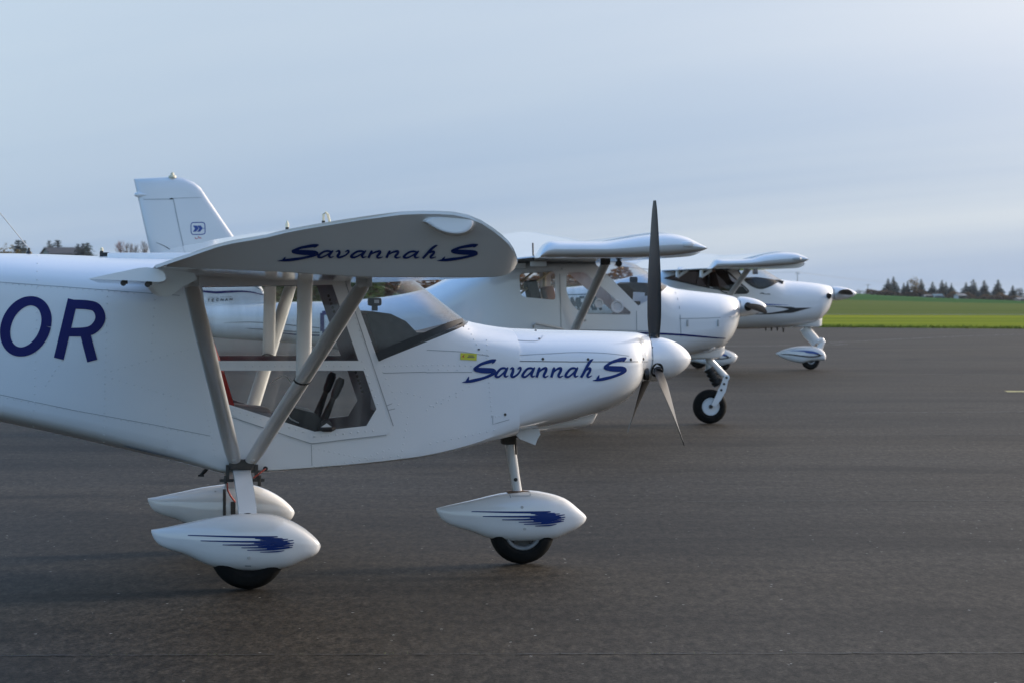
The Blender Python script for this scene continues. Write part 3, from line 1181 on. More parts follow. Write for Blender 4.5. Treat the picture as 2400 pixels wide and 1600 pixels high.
# fuel vents on top of the far wing
for px_, py_, top_, loop in ((673, 533, 518, 0), (758, 518, 500, 1)):
    p, q = A.at(px_, py_, 1.6), A.at(px_, top_, 1.6)
    bm = bmesh.new()
    tube(bm, [p + Vector((0, 0, -.12)), p + Vector((0, 0, .0))], .010, 8)
    obj('fuel_cap', finish(bm), 'black', wing)
    bm = bmesh.new()
    if loop:
        tube(bm, [p, q + Vector((0, 0, -.006)), q + Vector((.012, 0, .004)), q + Vector((.026, 0, -.008)), p + Vector((.04, 0, -.02))], .0075, 8)
    else:
        tube(bm, [p, (p + q) / 2, q], [.012, .011, .004], 8)
    obj('vent_tube', finish(bm), 'cream', wing)

# ---------------- struts, both sides
lo_r, lo_f = A.at(551, 1087, -.57), A.at(584, 1087, -.57)
hi_r, hi_f = A.at(447, 664, -2.4), A.at(853, 664, -2.4)
for s in (1, -1):
    mir = lambda v: Vector((v.x, v.y * s, v.z + (far_dz(-v.y) if s < 0 else 0)))
    mid = None
    for lo, hi, nm in ((lo_r, hi_r, 0), (lo_f, hi_f, 1)):
        a, b = mir(lo), mir(hi)
        bm = bmesh.new()
        pts = [a + (b - a) * t for t in (0, .03, .08, .2, .5, .8, .97, 1)]
        ax = Vector((1, 0, 0))
        tube(bm, pts, [.026, .034, .0385, .0395, .0395, .0395, .036, .03], 18, (1.0, .52), ax)
        st = obj('wing_strut', finish(bm), 'strut', ra, 60)
        bm = bmesh.new()
        box(bm, b + Vector((0, 0, .008)), (.07, .035, .05), None, .006)
        tube(bm, [b + Vector((-.02, -.03, -.01)), b + Vector((-.02, .03, -.01))], .011, 8)
        tube(bm, [b + Vector((.02, -.03, .005)), b + Vector((.02, .03, .005))], .011, 8)
        obj('strut_fitting', finish(bm), 'strut', st)
        bm = bmesh.new()
        lathe(bm, [(-.004, .012), (.0, .013), (.006, .008)], a + (b - a) * .035 + Vector((0, -s * .026, 0)), 'y', 12)
        obj('bolt', finish(bm), 'metal', st)
        if nm:
            # clamp and jury strut
            tt = (1087 - 866) / (1087 - 664) * .985
            m_ = a + (b - a) * .50
            ud = (b - a).normalized()
            bm = bmesh.new()
            tube(bm, [m_ - ud * .006, m_ + ud * .006], .0425, 18, (1.0, .56), ax)
            obj('clamp', finish(bm), 'black', st)
            j1 = A.at(724, 652, m_.y) if s > 0 else None
            jt = Vector((m_.x + .012, m_.y, 1.53 + (far_dz(m_.y) if s < 0 else 0)))
            bm = bmesh.new()
            tube(bm, [m_ + ud * .02, jt], [.036, .036], 16, (1.0, .5), ax)
            obj('jury_strut', finish(bm), 'strut', st, 60)

# ---------------- main gear
bm = bmesh.new()
cb = A.at(568, 1095, -.57)
axle_x = A.at(581.7, 1300, -.99).x
leg_pts = [(axle_x - .02, -.42, .565), (axle_x - .015, -.60, .545), (axle_x - .01, -.72, .50), (axle_x, -.92, .38), (axle_x, -.985, .28)]
for s in (1, -1):
    bm = bmesh.new()
    rings = []
    for i, p in enumerate(leg_pts):
        x, y, z = p
        a = leg_pts[max(0, i - 1)]
        b = leg_pts[min(len(leg_pts) - 1, i + 1)]
        t = Vector((0, b[1] - a[1], b[2] - a[2])).normalized()
        nrm = Vector((0, -t.z, t.y))
        w, th = .0435, .016
        rings.append([Vector((x + dx, (y + nrm.y * dn), z + nrm.z * dn)) for dx, dn in ((-w, -th), (w, -th), (w + .002, -th * .5), (w + .002, th * .5), (w, th), (-w, th), (-w - .002, th * .5), (-w - .002, -th * .5))])
    if s < 0:
        rings = [[Vector((v.x, -v.y, v.z)) for v in r] for r in rings]
    gl = obj('gear_leg', finish(loft(rings, bm=bm)), 'white', ra, 40)
    bm = bmesh.new()
    box(bm, (axle_x - .015, -s * .585, .585), (.125, .07, .05), None, .006)
    box(bm, (axle_x - .085, -s * .575, .545), (.016, .05, .075))
    box(bm, (axle_x + .06, -s * .575, .545), (.016, .05, .075))
    tube(bm, [(axle_x - .095, -s * .6, .49), (axle_x - .095, -s * .6, .53)], .009, 8)
    tube(bm, [(axle_x + .075, -s * .6, .475), (axle_x + .075, -s * .6, .53)], .009, 8)
    box(bm, (axle_x - .09, -s * .59, .505), (.07, .03, .014))
    box(bm, (axle_x + .07, -s * .59, .505), (.06, .03, .014))
    obj('gear_bracket', finish(bm), 'dark', gl)
    wheel(ra, (axle_x, -s * .99, .187), .187, .075, .085, disc='dark', spokes=True)

pod_top = [(354.4, 1240), (362, 1239), (434.8, 1225), (517.4, 1208), (584, 1201), (630, 1202.8), (664, 1211.5), (710, 1234.5), (738, 1257.4), (747, 1268), (750, 1273), (751, 1277)]
pod_bot = [(354.4, 1246), (361, 1262), (377, 1278), (434.8, 1298.8), (496.8, 1326), (526.6, 1332), (595.5, 1337), (664, 1331), (710, 1312.5), (744.7, 1294), (748.5, 1288), (750.3, 1283.5), (751, 1279)]
prof = [(0, .10), (.08, .30), (.3, .72), (.55, 1), (.72, .95), (.86, .74), (.95, .48), (.985, .28), (1, .07)]
fb = pod(A, pod_top, pod_bot, -.99, .118, prof, 2.5)
fair_bvh = bvh_of(fb)
far_fb = fb.copy()
fairing = obj('wheel_fairing', fb, 'white', ra, 60)
for v in far_fb.verts:
    v.co.y *= -1
bmesh.ops.reverse_faces(far_fb, faces=far_fb.faces)
far_bvh = bvh_of(far_fb)
ff = obj('wheel_fairing', far_fb, 'white', ra, 60)
z7 = zone(320, 1060, 4.356)
bm = bmesh.new()
A.ribbon(bm, far_bvh, [z7(897, 375) + (7,), z7(897, 640) + (7,)], .003, 4, False)
A.ribbon(bm, far_bvh, [z7(985, 500) + (11,), z7(985, 650) + (11,)], .003, 4, False)
pieces('leg_slot', bm, 'dark', ff)
bm = bmesh.new()
A.ribbon(bm, far_bvh, [z7(806, 390) + (4,), z7(806, 406) + (4,)], .004, 4, False)
pieces('screw', bm, 'metal', ff)
bm = bmesh.new()
tube(bm, [A.at(*p) for p in (z7(925, 310) + (.62,), z7(930, 380) + (.7,), z7(960, 440) + (.8,), z7(1005, 500) + (.86,))], .005, 6)
obj('brake_line', finish(bm), 'cable', ff)
# tie-down hole and red brake line on the near side
hp = H(622, 1097)
bm = bmesh.new()
lathe(bm, [(-.006, .004), (-.006, .012), (.004, .012)], hp, 'y', 16)
obj('cable_port', finish(bm), 'black', fus)
bm = bmesh.new()
tube(bm, [hp + Vector((0, -.012, 0)), A.at(610, 1107, -.6), A.at(594, 1119, -.6)], .0045, 6)
obj('brake_line', finish(bm), 'cable', fus)
bm = bmesh.new()
tp = A.at(478, 1105, -.2)
tube(bm, [tp + Vector((.03, 0, .03)), tp, tp + Vector((-.02, 0, -.02))], [.008, .01, .006], 8)
box(bm, tp + Vector((-.015, 0, -.018)), (.03, .03, .01))
obj('tie_down_ring', finish(bm), 'black', fus)

# ---------------- nose gear
z6 = zone(960, 980, 4.126)
nx = A.at(1223, 1246, 0).x
bm = bmesh.new()
t0, t1 = A.at(1195.5, 1040, 0), A.at(1214, 1160, 0)
tube(bm, [t0, t0 + (t1 - t0) * .55, t0 + (t1 - t0) * .56, t1], [.0285, .027, .026, .026], 18)
leg = obj('nose_leg', finish(bm), 'white', ra)
bm = bmesh.new()
box(bm, A.at(1191, 1024, 0), (.075, .09, .075), None, .012)
box(bm, A.at(1187, 1005, 0), (.05, .07, .06), None, .01)
tube(bm, [A.at(1207, 1015, -.03), A.at(1210, 1064, -.03)], .006, 6)
obj('shock_block', finish(bm), 'dark', leg)
bm = bmesh.new()
p = A.at(1208.5, 1123, -.028)
lathe(bm, [(-.004, .002), (-.004, .010), (.006, .010)], p, 'y', 14)
obj('bolt_hole', finish(bm), 'black', leg)
bm = bmesh.new()
box(bm, A.at(1214, 1153, 0), (.12, .075, .02), None, .006)
obj('leg_collar', finish(bm), 'rust', leg)
wheel(ra, (nx, 0, .176), .176, .066, .098, disc='dark', spokes=True)
n_top = [(1022.5, 1190), (1030, 1188), (1100, 1172), (1188, 1152.5), (1241, 1147.7), (1287, 1154.5), (1323.5, 1166.6), (1357.5, 1193), (1369, 1203.5), (1373, 1208.5), (1374, 1212)]
n_bot = [(1022.5, 1196), (1030, 1210), (1049.7, 1226), (1105.4, 1245.4), (1154, 1262), (1226.6, 1267.5), (1297, 1262), (1323.5, 1251.5), (1362, 1229.6), (1370, 1222), (1373, 1217), (1374, 1213)]
nb = pod(A, n_top, n_bot, 0.0, .105, prof, 2.5)
nose_bvh = bvh_of(nb)
nfair = obj('wheel_fairing', nb, 'white', ra, 60)

# ---------------- cabin interior
bm = bmesh.new()
loft([[Vector((x, y, fB(x) + .03)) for y in (-fW(x) + .03, fW(x) - .03)] for x in (-.55, -.2, .1, .5, 1.0, 1.44)], False, False, False, bm)
obj('cabin_floor', bm, 'lining', ra)
for s in (-1, 1):
    bt, bb = A.at(466, 765, -.42), A.at(524, 957, -.42)
    bm = bmesh.new()
    y0, y1 = (.44 * s, .05 * s)
    rings = []
    for t, th in ((0, .03), (.06, .05), (.5, .06), (.95, .06), (1, .05)):
        c = bt + (bb - bt) * t
        rings.append([Vector((c.x + dx, y, c.z)) for dx, y in ((th * .6, y0), (th, y0 * .94 + y1 * .06), (th, y0 * .06 + y1 * .94), (th * .6, y1), (-th, y1), (-th, y0))])
    seat = obj('seat', finish(loft(rings, bm=bm)), 'red', ra, 50)
    bm = bmesh.new()
    ct = A.at(640, 985, -.42)
    box(bm, ((bb.x + ct.x) / 2, (y0 + y1) / 2, bb.z - .06), (ct.x - bb.x + .02, .38, .10), Matrix.Rotation(R(6), 3, 'Y'), .02)
    obj('seat_cushion', bm, 'lining', seat)
# consoles and levers between the seats
bm = bmesh.new()
cq = [A.at(x, y, -.30) for x, y in ((664, 990), (742, 1012), (770, 1000), (740, 968), (690, 955))]
loft([[v.copy() for v in cq], [Vector((v.x, .30, v.z)) for v in cq]], bm=bm)
obj('console', finish(bm), 'black', ra, smooth=False)
for (bx, by), (tx, ty), lat in (((752, 1000), (801, 885), -.16), ((738, 985), (781, 872), .12)):
    bm = bmesh.new()
    p, q = A.at(bx, by, lat), A.at(tx, ty, lat)
    tube(bm, [p, p + (q - p) * .45, p + (q - p) * .62], [.024, .016, .013], 10)
    st_ = obj('control_stick', finish(bm), 'dash', ra)
    bm = bmesh.new()
    tube(bm, [p + (q - p) * .60, p + (q - p) * .66, p + (q - p) * .92, q], [.016, .022, .024, .015], 12)
    obj('grip', finish(bm), 'black', st_)
# a headset lead
bm = bmesh.new()
tube(bm, [Vector(v) for v in spline([tuple(A.at(x, y, -.30)) for x, y in ((632, 900), (668, 880), (690, 920), (676, 972), (700, 990))], 5)], .0035, 5)
obj('headset_lead', finish(bm), 'strut', ra)
# instrument panel and glare shield
bm = bmesh.new()
gp = [A.at(x, y, -.2) for x, y in ((848, 736), (862, 729), (905, 735), (940, 752), (965, 778), (1010, 778), (1075, 762), (1060, 800), (960, 830), (884, 845))]
loft([[Vector((v.x, -.44, v.z)) for v in gp], [Vector((v.x, .44, v.z)) for v in gp]], bm=bm)
gs = obj('glare_shield', finish(bm), 'dash', ra, 50)
bm = bmesh.new()
pa, pb = A.at(870, 800, -.2), A.at(900, 960, -.2)
box(bm, ((pa.x + pb.x) / 2 + .05, 0, (pa.z + pb.z) / 2), (.06, .80, pa.z - pb.z + .04))
obj('instrument_panel', bm, 'lining', ra)
bm = bmesh.new()
cp = A.at(878, 708, -.05)
box(bm, cp, (.072, .06, .042), None, .012)
box(bm, cp + Vector((0, 0, -.032)), (.03, .03, .03))
cmp_ = obj('compass', bm, 'black', ra)
bm = bmesh.new()
box(bm, cp + Vector((.008, -.031, .002)), (.026, .003, .018))
obj('compass_window', bm, 'rim', cmp_)
bm = bmesh.new()
for ly in (-.30, .30):
    tube(bm, [A.at(786, 664, ly), A.at(848, 850, ly)], .016, 8)
pieces('cabin_tube', finish(bm), 'lining', ra)

# tail surfaces (beyond the left edge of the picture)
bm = bmesh.new()
box(bm, (-3.85, 0, 1.60), (.62, 2.3, .045), None, .018)
obj('tailplane', bm, 'white', ra)
bm = bmesh.new()
fin = [(-4.15, 1.3), (-3.2, 1.62), (-3.75, 2.35), (-4.2, 2.35)]
loft([[Vector((x, -.03, z)) for x, z in fin], [Vector((x, .03, z)) for x, z in fin]], bm=bm)
obj('tail_fin', finish(bm), 'white', ra, smooth=False)

# ---------------- panel seams and rivets
z5 = zone(1000, 640, 3.5636)
z1 = zone(0, 560, 2.8)
z2 = zone(400, 580, 2.852)
bm = bmesh.new()
for pts in ([z1(0, 285), z1(450, 318), z1(900, 352), z1(1180, 372)], [z1(0, 1020), z1(500, 1125), z1(1000, 1215), z1(1380, 1290)],
            [z2(1420, 838), z2(1700, 830), z5(0, 828), z5(380, 824)], [z2(940, 1315), z2(945, 1490)], [z2(1380, 1082), z2(1480, 1040)], [z2(1440, 1088), z2(1500, 1075)],
            [z5(0, 640), z5(300, 655), z5(520, 690)], [z5(552, 1185), z5(552, 1260), z5(690, 1220)]):
    A.ribbon(bm, fus_bvh, [p + (1.5,) for p in pts], .0015, 3, False)
pieces('panel_seam', bm, 'seam', fus)
bm = bmesh.new()
for pts in ([z5(630, 732), z5(1200, 738), z5(1845, 737)], [z5(655, 740), z5(657, 830), z5(668, 1000), z5(690, 1290)]):
    A.ribbon(bm, cowl_bvh, [p + (1.8,) for p in pts], .0015, 3, False)
pieces('panel_seam', bm, 'seamd', cowl)
bm = bmesh.new()
A.ribbon(bm, cowl_bvh, [z5(*p) + (1.4,) for p in ((590, 475), (605, 525), (640, 550), (760, 562), (900, 568), (950, 552), (970, 520))], .0015, 5)
A.ribbon(bm, cowl_bvh, [z5(*p) + (1.3,) for p in ((640, 690), (750, 685), (1000, 672), (1250, 660), (1500, 668), (1690, 690))], .0012, 5)
pieces('access_panel', bm, 'seam', cowl)
bm = bmesh.new()
for p in ((593, 705), (970, 715), (1348, 718), (1705, 720), (1807, 716), (612, 783)):
    h_ = A.hit(cowl_bvh, *z5(*p), 0) or H(*z5(*p))
    lathe(bm, [(-.004, .003), (-.0045, .006), (.002, .0085)], h_, 'y', 10)
h_ = H(*z5(655, 1178))
lathe(bm, [(-.004, .003), (-.0045, .006), (.002, .0085)], h_, 'y', 10)
pieces('fastener', finish(bm), 'dark', cowl)
bm = bmesh.new()
for p in ((603, 466), (630, 532), (910, 480), (940, 548), (435, 637)):
    h_ = A.hit(cowl_bvh, *z5(*p), 0) or H(*z5(*p))
    if h_:
        box(bm, h_ + Vector((0, -.001, .001)), (.011, .005, .007))
for p in ((1887, 620), (1892, 725), (1873, 545)):
    h_ = A.hit(spin_bvh, *z5(*p), 0)
    if h_:
        box(bm, h_, (.007, .004, .007))
pieces('screw', bm, 'dark', cowl, smooth=False)

bm = bmesh.new()


def rivets(bvh, pts, sp, r=.0046):
    acc = 0.0
    for (x0, y0), (x1, y1) in zip(pts, pts[1:]):
        L_ = math.hypot(x1 - x0, y1 - y0)
        d = acc
        while d < L_:
            h_ = A.hit(bvh, x0 + (x1 - x0) * d / L_, y0 + (y1 - y0) * d / L_, 0)
            d += sp
            if h_ is None:
                continue
            ring = [bm.verts.new(h_ + Vector((math.cos(q) * r, .0005, math.sin(q) * r))) for q in (j * math.pi / 3 for j in range(6))]
            ring2 = [bm.verts.new(h_ + Vector((math.cos(q) * r * .55, -.0022, math.sin(q) * r * .55))) for q in (j * math.pi / 3 for j in range(6))]
            for j in range(6):
                bm.faces.new((ring[j], ring[(j + 1) % 6], ring2[(j + 1) % 6], ring2[j]))
            bm.faces.new(ring2)
        acc = d - L_


for pts, sp in (([z1(246, 110), z1(240, 600), z1(218, 1250)], 19), ([z1(705, 330), z1(700, 560), z1(690, 900), z1(682, 1330)], 17), ([z1(1015, 400), z1(990, 770)], 20),
                ([z1(0, 292), z1(900, 358)], 15), ([z1(0, 1032), z1(1400, 1300)], 17), ([z1(640, 885), z1(900, 960), z1(1240, 1065)], 18),
                ([z1(300, 960), z1(410, 790)], 14), ([z1(730, 865), z1(1000, 790), z1(1260, 715)], 17), ([z1(1090, 1110), z1(1110, 1480)], 15),
                ([z1(1350, 1110), z1(1420, 1450)], 14), ([z2(420, 1120), z2(930, 1290)], 12), ([z2(950, 1285), z2(1440, 1230)], 16), ([z2(1420, 830), z2(1560, 1130)], 17),
                ([z2(960, 1340), z2(1250, 1400)], 12), ([z2(1060, 1490), z2(1500, 1330)], 15), ([z2(1540, 1400), z2(1590, 1100)], 16), ([z2(960, 1460), z2(1540, 1385)], 18),
                ([z2(1430, 790), z2(1700, 785)], 13), ([z2(1540, 960), z2(1690, 1000)], 16),
                ([z5(0, 762), z5(380, 772)], 13), ([z5(20, 800), z5(290, 808)], 22), ([z5(30, 1105), z5(380, 930)], 17), ([z5(0, 1140), z5(270, 1020)], 19),
                ([z5(500, 560), z5(520, 900), z5(545, 1190)], 11), ([z5(330, 430), z5(440, 640), z5(510, 720)], 13), ([z5(30, 1420), z5(600, 1300)], 17), ([z5(545, 1195), z5(640, 1190)], 9)):
    rivets(fus_bvh, pts, sp)
dbvh = BVHTree.FromObject(door, bpy.context.evaluated_depsgraph_get()) if False else fus_bvh
tag(obj('rivets', finish(bm), 'rivet', fus), kind='stuff')
bm = bmesh.new()
for pts, sp in (([z2(500, 790), z2(1240, 790)], 17), ([z2(1280, 760), z2(1330, 900), z2(1400, 1090)], 15), ([z2(960, 1262), z2(1400, 1215)], 17), ([z2(420, 1085), z2(930, 1245)], 16), ([z2(1170, 260), z2(1290, 640)], 15)):
    acc = 0
    for (x0, y0), (x1, y1) in zip(pts, pts[1:]):
        n_ = int(math.hypot(x1 - x0, y1 - y0) / sp)
        for k in range(n_):
            h_ = H(x0 + (x1 - x0) * k / n_, y0 + (y1 - y0) * k / n_)
            h_.y -= .007
            lathe(bm, [(-.0025, .0026), (.001, .0048)], h_, 'y', 6)
tag(obj('rivets', finish(bm), 'rivet', door), kind='stuff')

# ---------------- lettering
S1 = [(578, 722, 12), (545, 730, 27), (500, 742, 26), (455, 757, 22), (420, 780, 22), (402, 800, 27), (440, 807, 40), (500, 811, 44), (552, 812, 38), (566, 826, 26), (535, 848, 23), (470, 874, 22), (390, 894, 26), (340, 903, 20), (297, 909, 3)]
S1b = [(578, 719, 4), (560, 738, 16), (543, 754, 3)]
S1c = [(352, 860, 3), (345, 878, 16), (338, 898, 24)]


def la(x):
    return [[(x + 100, 800, 14), (x + 80, 790, 18), (x + 50, 797, 18), (x + 20, 830, 20), (x + 10, 856, 22), (x + 34, 863, 16), (x + 72, 832, 13), (x + 100, 797, 12)],
            [(x + 112, 783, 10), (x + 98, 806, 22), (x + 84, 840, 22), (x + 92, 862, 16), (x + 116, 852, 5)]]


def ln(x):
    return [[(x + 40, 784, 12), (x + 32, 800, 22), (x + 12, 868, 20)], [(x + 20, 838, 6), (x + 55, 802, 15), (x + 88, 790, 22), (x + 90, 812, 22), (x + 72, 850, 20), (x + 84, 865, 15), (x + 112, 852, 5)]]


word = [S1, S1b, S1c] + la(566) + [[(694, 800, 5), (716, 790, 20), (720, 815, 22), (708, 850, 24), (722, 864, 18), (760, 840, 15), (784, 802, 16), (778, 786, 18), (758, 800, 8)]]
word += la(790) + ln(905) + ln(1028) + la(1150)
word += [[(1391, 716, 5), (1370, 730, 20), (1345, 765, 23), (1310, 830, 22), (1288, 868, 20)], [(1300, 838, 6), (1335, 803, 14), (1362, 792, 21), (1362, 815, 21), (1342, 850, 20), (1350, 865, 15), (1380, 852, 5)]]
word += [[(x + 1088, y - 14, w) for x, y, w in s] for s in (S1, S1b, S1c)]


def lettering(name, strokes, bvh, m, parent, conv, ws):
    bm_ = bmesh.new()
    for i, s in enumerate(strokes):
        A.ribbon(bm_, bvh, [conv(x, y) + (w * ws,) for x, y, w in s], .003 + .0002 * (i % 5), 5)
    return obj(name, bm_, m, parent)


both = BVHTree.FromPolygons(*(lambda vs, fs: (vs, fs))(
    [v.co for v in cowl.data.vertices] + [v.co for v in fus.data.vertices],
    [tuple(p.vertices) for p in cowl.data.polygons] + [tuple(i + len(cowl.data.vertices) for i in p.vertices) for p in fus.data.polygons]))
lettering('lettering', word, both, 'bluem', cowl, z5, 1.06 / 3.5636)
lettering('lettering', word, wing_bvh, 'bluem', wing, lambda X, Y: zz(40 + (X - 297) * 1.346, 438 + (Y - 718) * .80 + (X - 297) * .008), 1.06 / 3.92)
orl = []
c0 = (170, 573)
oo = [(c0[0] + 132 * math.cos(q) - 0.20 * 166 * math.sin(q), c0[1] + 166 * math.sin(q), 60 + 8 * abs(math.cos(q))) for q in (2 * math.pi * k / 24 for k in range(25))]
orl.append(oo)
orl.append([(478, 398, 66), (455, 495, 66), (386, 784, 66)])
orl.append([(478, 429, 60), (575, 434, 60), (632, 452, 62), (659, 508, 66), (640, 565, 64), (580, 606, 60), (455, 612, 56)])
orl.append([(560, 622, 66), (580, 700, 68), (606, 798, 68)])
lettering('registration_letters', orl, fus_bvh, 'blue', fus, z1, 1 / 2.8)

# yellow warning sticker
bm = bmesh.new()
A.ribbon(bm, fus_bvh, [(1078.6, 834, 16), (1117, 836, 16)], .003, 4, False)
st = obj('warning_sticker', bm, 'yellow', fus)
bm = bmesh.new()
zs_ = zone(1060, 810, 29.4)
for s in ([(1090, 670, 60), (1460, 680, 60)], [(1030, 775, 55), (1520, 785, 55)]):
    A.ribbon(bm, fus_bvh, [zs_(x, y) + (w / 29.4,) for x, y, w in s], .004, 4, False)
pieces('fine_print', bm, 'seamd', fus)
bm = bmesh.new()
for s in ([(640, 750, 40), (740, 700, 60), (810, 610, 40)], [(740, 700, 50), (800, 800, 40)]):
    A.ribbon(bm, fus_bvh, [zs_(x, y) + (w / 29.4,) for x, y, w in s], .0042, 4, False)
obj('propeller_symbol', bm, 'redp', fus)

# brush-stroke decoration on the wheel fairings
brush = [[(525, 842, 8), (1000, 856, 18), (1300, 860, 22), (1440, 855, 12)], [(1210, 874, 8), (1350, 876, 17), (1490, 872, 8)], [(1260, 888, 8), (1400, 889, 17), (1545, 880, 8)],
         [(655, 897, 8), (1000, 905, 16), (1300, 906, 20), (1500, 896, 10)], [(1200, 922, 8), (1400, 915, 18), (1600, 892, 9)], [(880, 938, 8), (1250, 938, 18), (1560, 916, 10)],
         [(1240, 953, 8), (1440, 944, 18), (1606, 918, 9)], [(1070, 967, 7), (1350, 964, 17), (1595, 942, 9)], [(1130, 992, 7), (1400, 985, 17), (1588, 962, 8)], [(1330, 976, 7), (1450, 974, 16), (1560, 958, 7)],
         [(1260, 1012, 6), (1420, 1007, 13), (1505, 996, 6)], [(1380, 900, 8), (1460, 908, 26), (1540, 912, 8)], [(1380, 930, 8), (1470, 930, 24), (1560, 930, 8)]]


def pod_art(bvh, conv, parent):
    bm_ = bmesh.new()
    for i, s in enumerate(brush):
        A.ribbon(bm_, bvh, [conv(x, y) + (w / 4.356,) for x, y, w in s], .0028 + .0003 * i, 4)
    obj('brush_stroke_art', bm_, 'bluem', parent)


pod_art(fair_bvh, z7, fairing)
pod_art(nose_bvh, lambda X, Y: z6(600 + (X - 525) * .834, 898 + (Y - 842) * .86 - (X - 525) * .012), nfair)
bm = bmesh.new()
for bvh, p in ((fair_bvh, z7(1147, 1070)), (nose_bvh, z6(1088, 857)), (nose_bvh, z6(1113, 1065))):
    h_ = A.hit(bvh, *p, 0)
    lathe(bm, [(-.004, .004), (-.004, .007), (.001, .0085)], h_, 'y', 12)
pieces('screw', finish(bm), 'metal', fairing)
bm = bmesh.new()
A.ribbon(bm, nose_bvh, [z6(968, 735) + (2,), z6(978, 768) + (2,)], .003, 3, False)
A.ribbon(bm, nose_bvh, [z6(985, 750) + (1.3,), z6(1160, 750) + (1.3,), ], .003, 3, False)
A.ribbon(bm, nose_bvh, [z6(1145, 700) + (2,), z6(1166, 720) + (2,), z6(1165, 748) + (2,)], .003, 3, False)
pieces('panel_seam', bm, 'seam', nfair)
bm = bmesh.new()
A.ribbon(bm, fair_bvh, [z7(1108, 1150) + (3,), z7(1170, 1152) + (3,)], .003, 3, False)
obj('fine_print', bm, 'seam', fairing)


# ================================================================== SECOND AIRCRAFT
B = Craft('light_aircraft', .484, 28.757, R(8))
tag(B.root, 'middle white aircraft with bare nose wheel, blue pinstripe and arrow emblem on its tail fin', 'aircraft', 'small aircraft parked in a row')
rb = B.root
T = pchip(B.xz([(372, 716), (500, 714), (620, 711), (680, 708), (760, 707), (860, 701), (930, 692), (993, 678), (1049, 652), (1090, 634), (1150, 620), (1300, 612), (1430, 611), (1470, 615), (1500, 629), (1528, 649.5), (1556, 668), (1580, 676), (1640, 684), (1700, 691), (1722, 697), (1731, 704)]))
Bt = pchip(B.xz([(372, 765), (500, 791), (700, 806), (900, 838), (1150, 866), (1400, 868), (1550, 850), (1620, 833), (1660, 826), (1688, 816), (1708, 796), (1722, 772), (1731, 744)]))
w0 = B.xz([(372, 700), (700, 700), (1000, 700), (1150, 700), (1300, 700), (1450, 700), (1560, 700), (1640, 700), (1690, 700), (1715, 700), (1731, 700)])
Wd = pchip(list(zip([p[0] for p in w0], (.07, .27, .46, .54, .56, .55, .51, .46, .39, .28, .12))))
fs = pchip(list(zip([p[0] for p in w0], (.42, .40, .34, .16, .14, .22, .42, .45, .46, .48, .5))))
fl_ = pchip(list(zip([p[0] for p in w0], (.40, .40, .38, .3, .26, .26, .34, .40, .44, .47, .49))))
en = pchip(list(zip([p[0] for p in w0], (2, 2.1, 2.3, 2.8, 3, 2.8, 2.4, 2.3, 2.2, 2.1, 2))))


def b_ring(x):
    zt, zb = T(x), Bt(x)
    return body_loop(x, Wd(x), zt, zt - (zt - zb) * fs(x), zb + (zt - zb) * fl_(x), zb, en(x), en(x), 9, 8)


x0, x1 = w0[0][0], w0[-1][0]
nr = 88
bbm = finish(loft([b_ring(x0 + (x1 - x0) * (i / nr)) for i in range(nr - 2)] + [b_ring(x1 - (x1 - x0) * k) for k in (.018, .012, .006, .002, 0)]))
b_bvh = bvh_of(bbm)
bh = lambda p: (lambda v: (v.x, v.z))(B.hit(b_bvh, p[0], p[1], 0))
zb_ = zone(960, 520, 3.92)
zi = zone(1300, 600, 9.8)
# windshield: A-pillar line, then the scuttle line
a_, b_ = bh((1398, 622)), bh((1496, 717))
c_ = B.xz([(1558, 669)])[0]
b2 = bh((1500, 717))
shield = cut(bbm, [a_, b_, (c_[0] + .01, c_[1] + .008), (c_[0] + .02, c_[1] + .6), (a_[0], c_[1] + .6)])
sh = obj('windshield', shield, 'shield', rb, 60)
rear = rounded([bh(p) for p in ((1216.5, 640), (1300.6, 635), (1302, 703.5), (1220, 696))], [.06, .05, .03, .06])
doorw = rounded([bh(p) for p in ((1327.3, 640), (1368, 637), (1479.5, 733), (1476, 738), (1372, 736.6), (1344, 722), (1327.5, 684))], [.05, .05, .02, .01, .05, .09, .06])
panes = []
for s in (-1, 1):
    panes.append(('side_window', cut(bbm, rear, s)))
    panes.append(('door_window', cut(bbm, doorw, s)))
li = lining(bbm, x0 + (x1 - x0) * .50, x0 + (x1 - x0) * .86, -.02)
bfus = obj('fuselage', bbm, 'white', rb, 40)
obj('cabin_lining', li, 'paper', bfus)
for nm, p in panes:
    obj(nm, p, 'glass', rb, 60)
# vents let into the near door window
bm = bmesh.new()
for x, y, r in ((1010, 1095, .052), (1430, 1165, .075)):
    h_ = B.hit(b_bvh, *zi(x, y), .004)
    lathe(bm, [(-.006, r * .62), (-.016, r * .72), (-.016, r * .95), (-.002, r), (-.002, r * .62)], h_, 'y', 22)
pieces('window_vent', finish(bm), 'paper', rb)
bm = bmesh.new()
h_ = B.hit(b_bvh, *zi(1425, 1165), .004)
lathe(bm, [(-.004, .002), (-.006, .045), (.0, .045)], h_, 'y', 20)
obj('vent_opening', finish(bm), 'dark', rb)
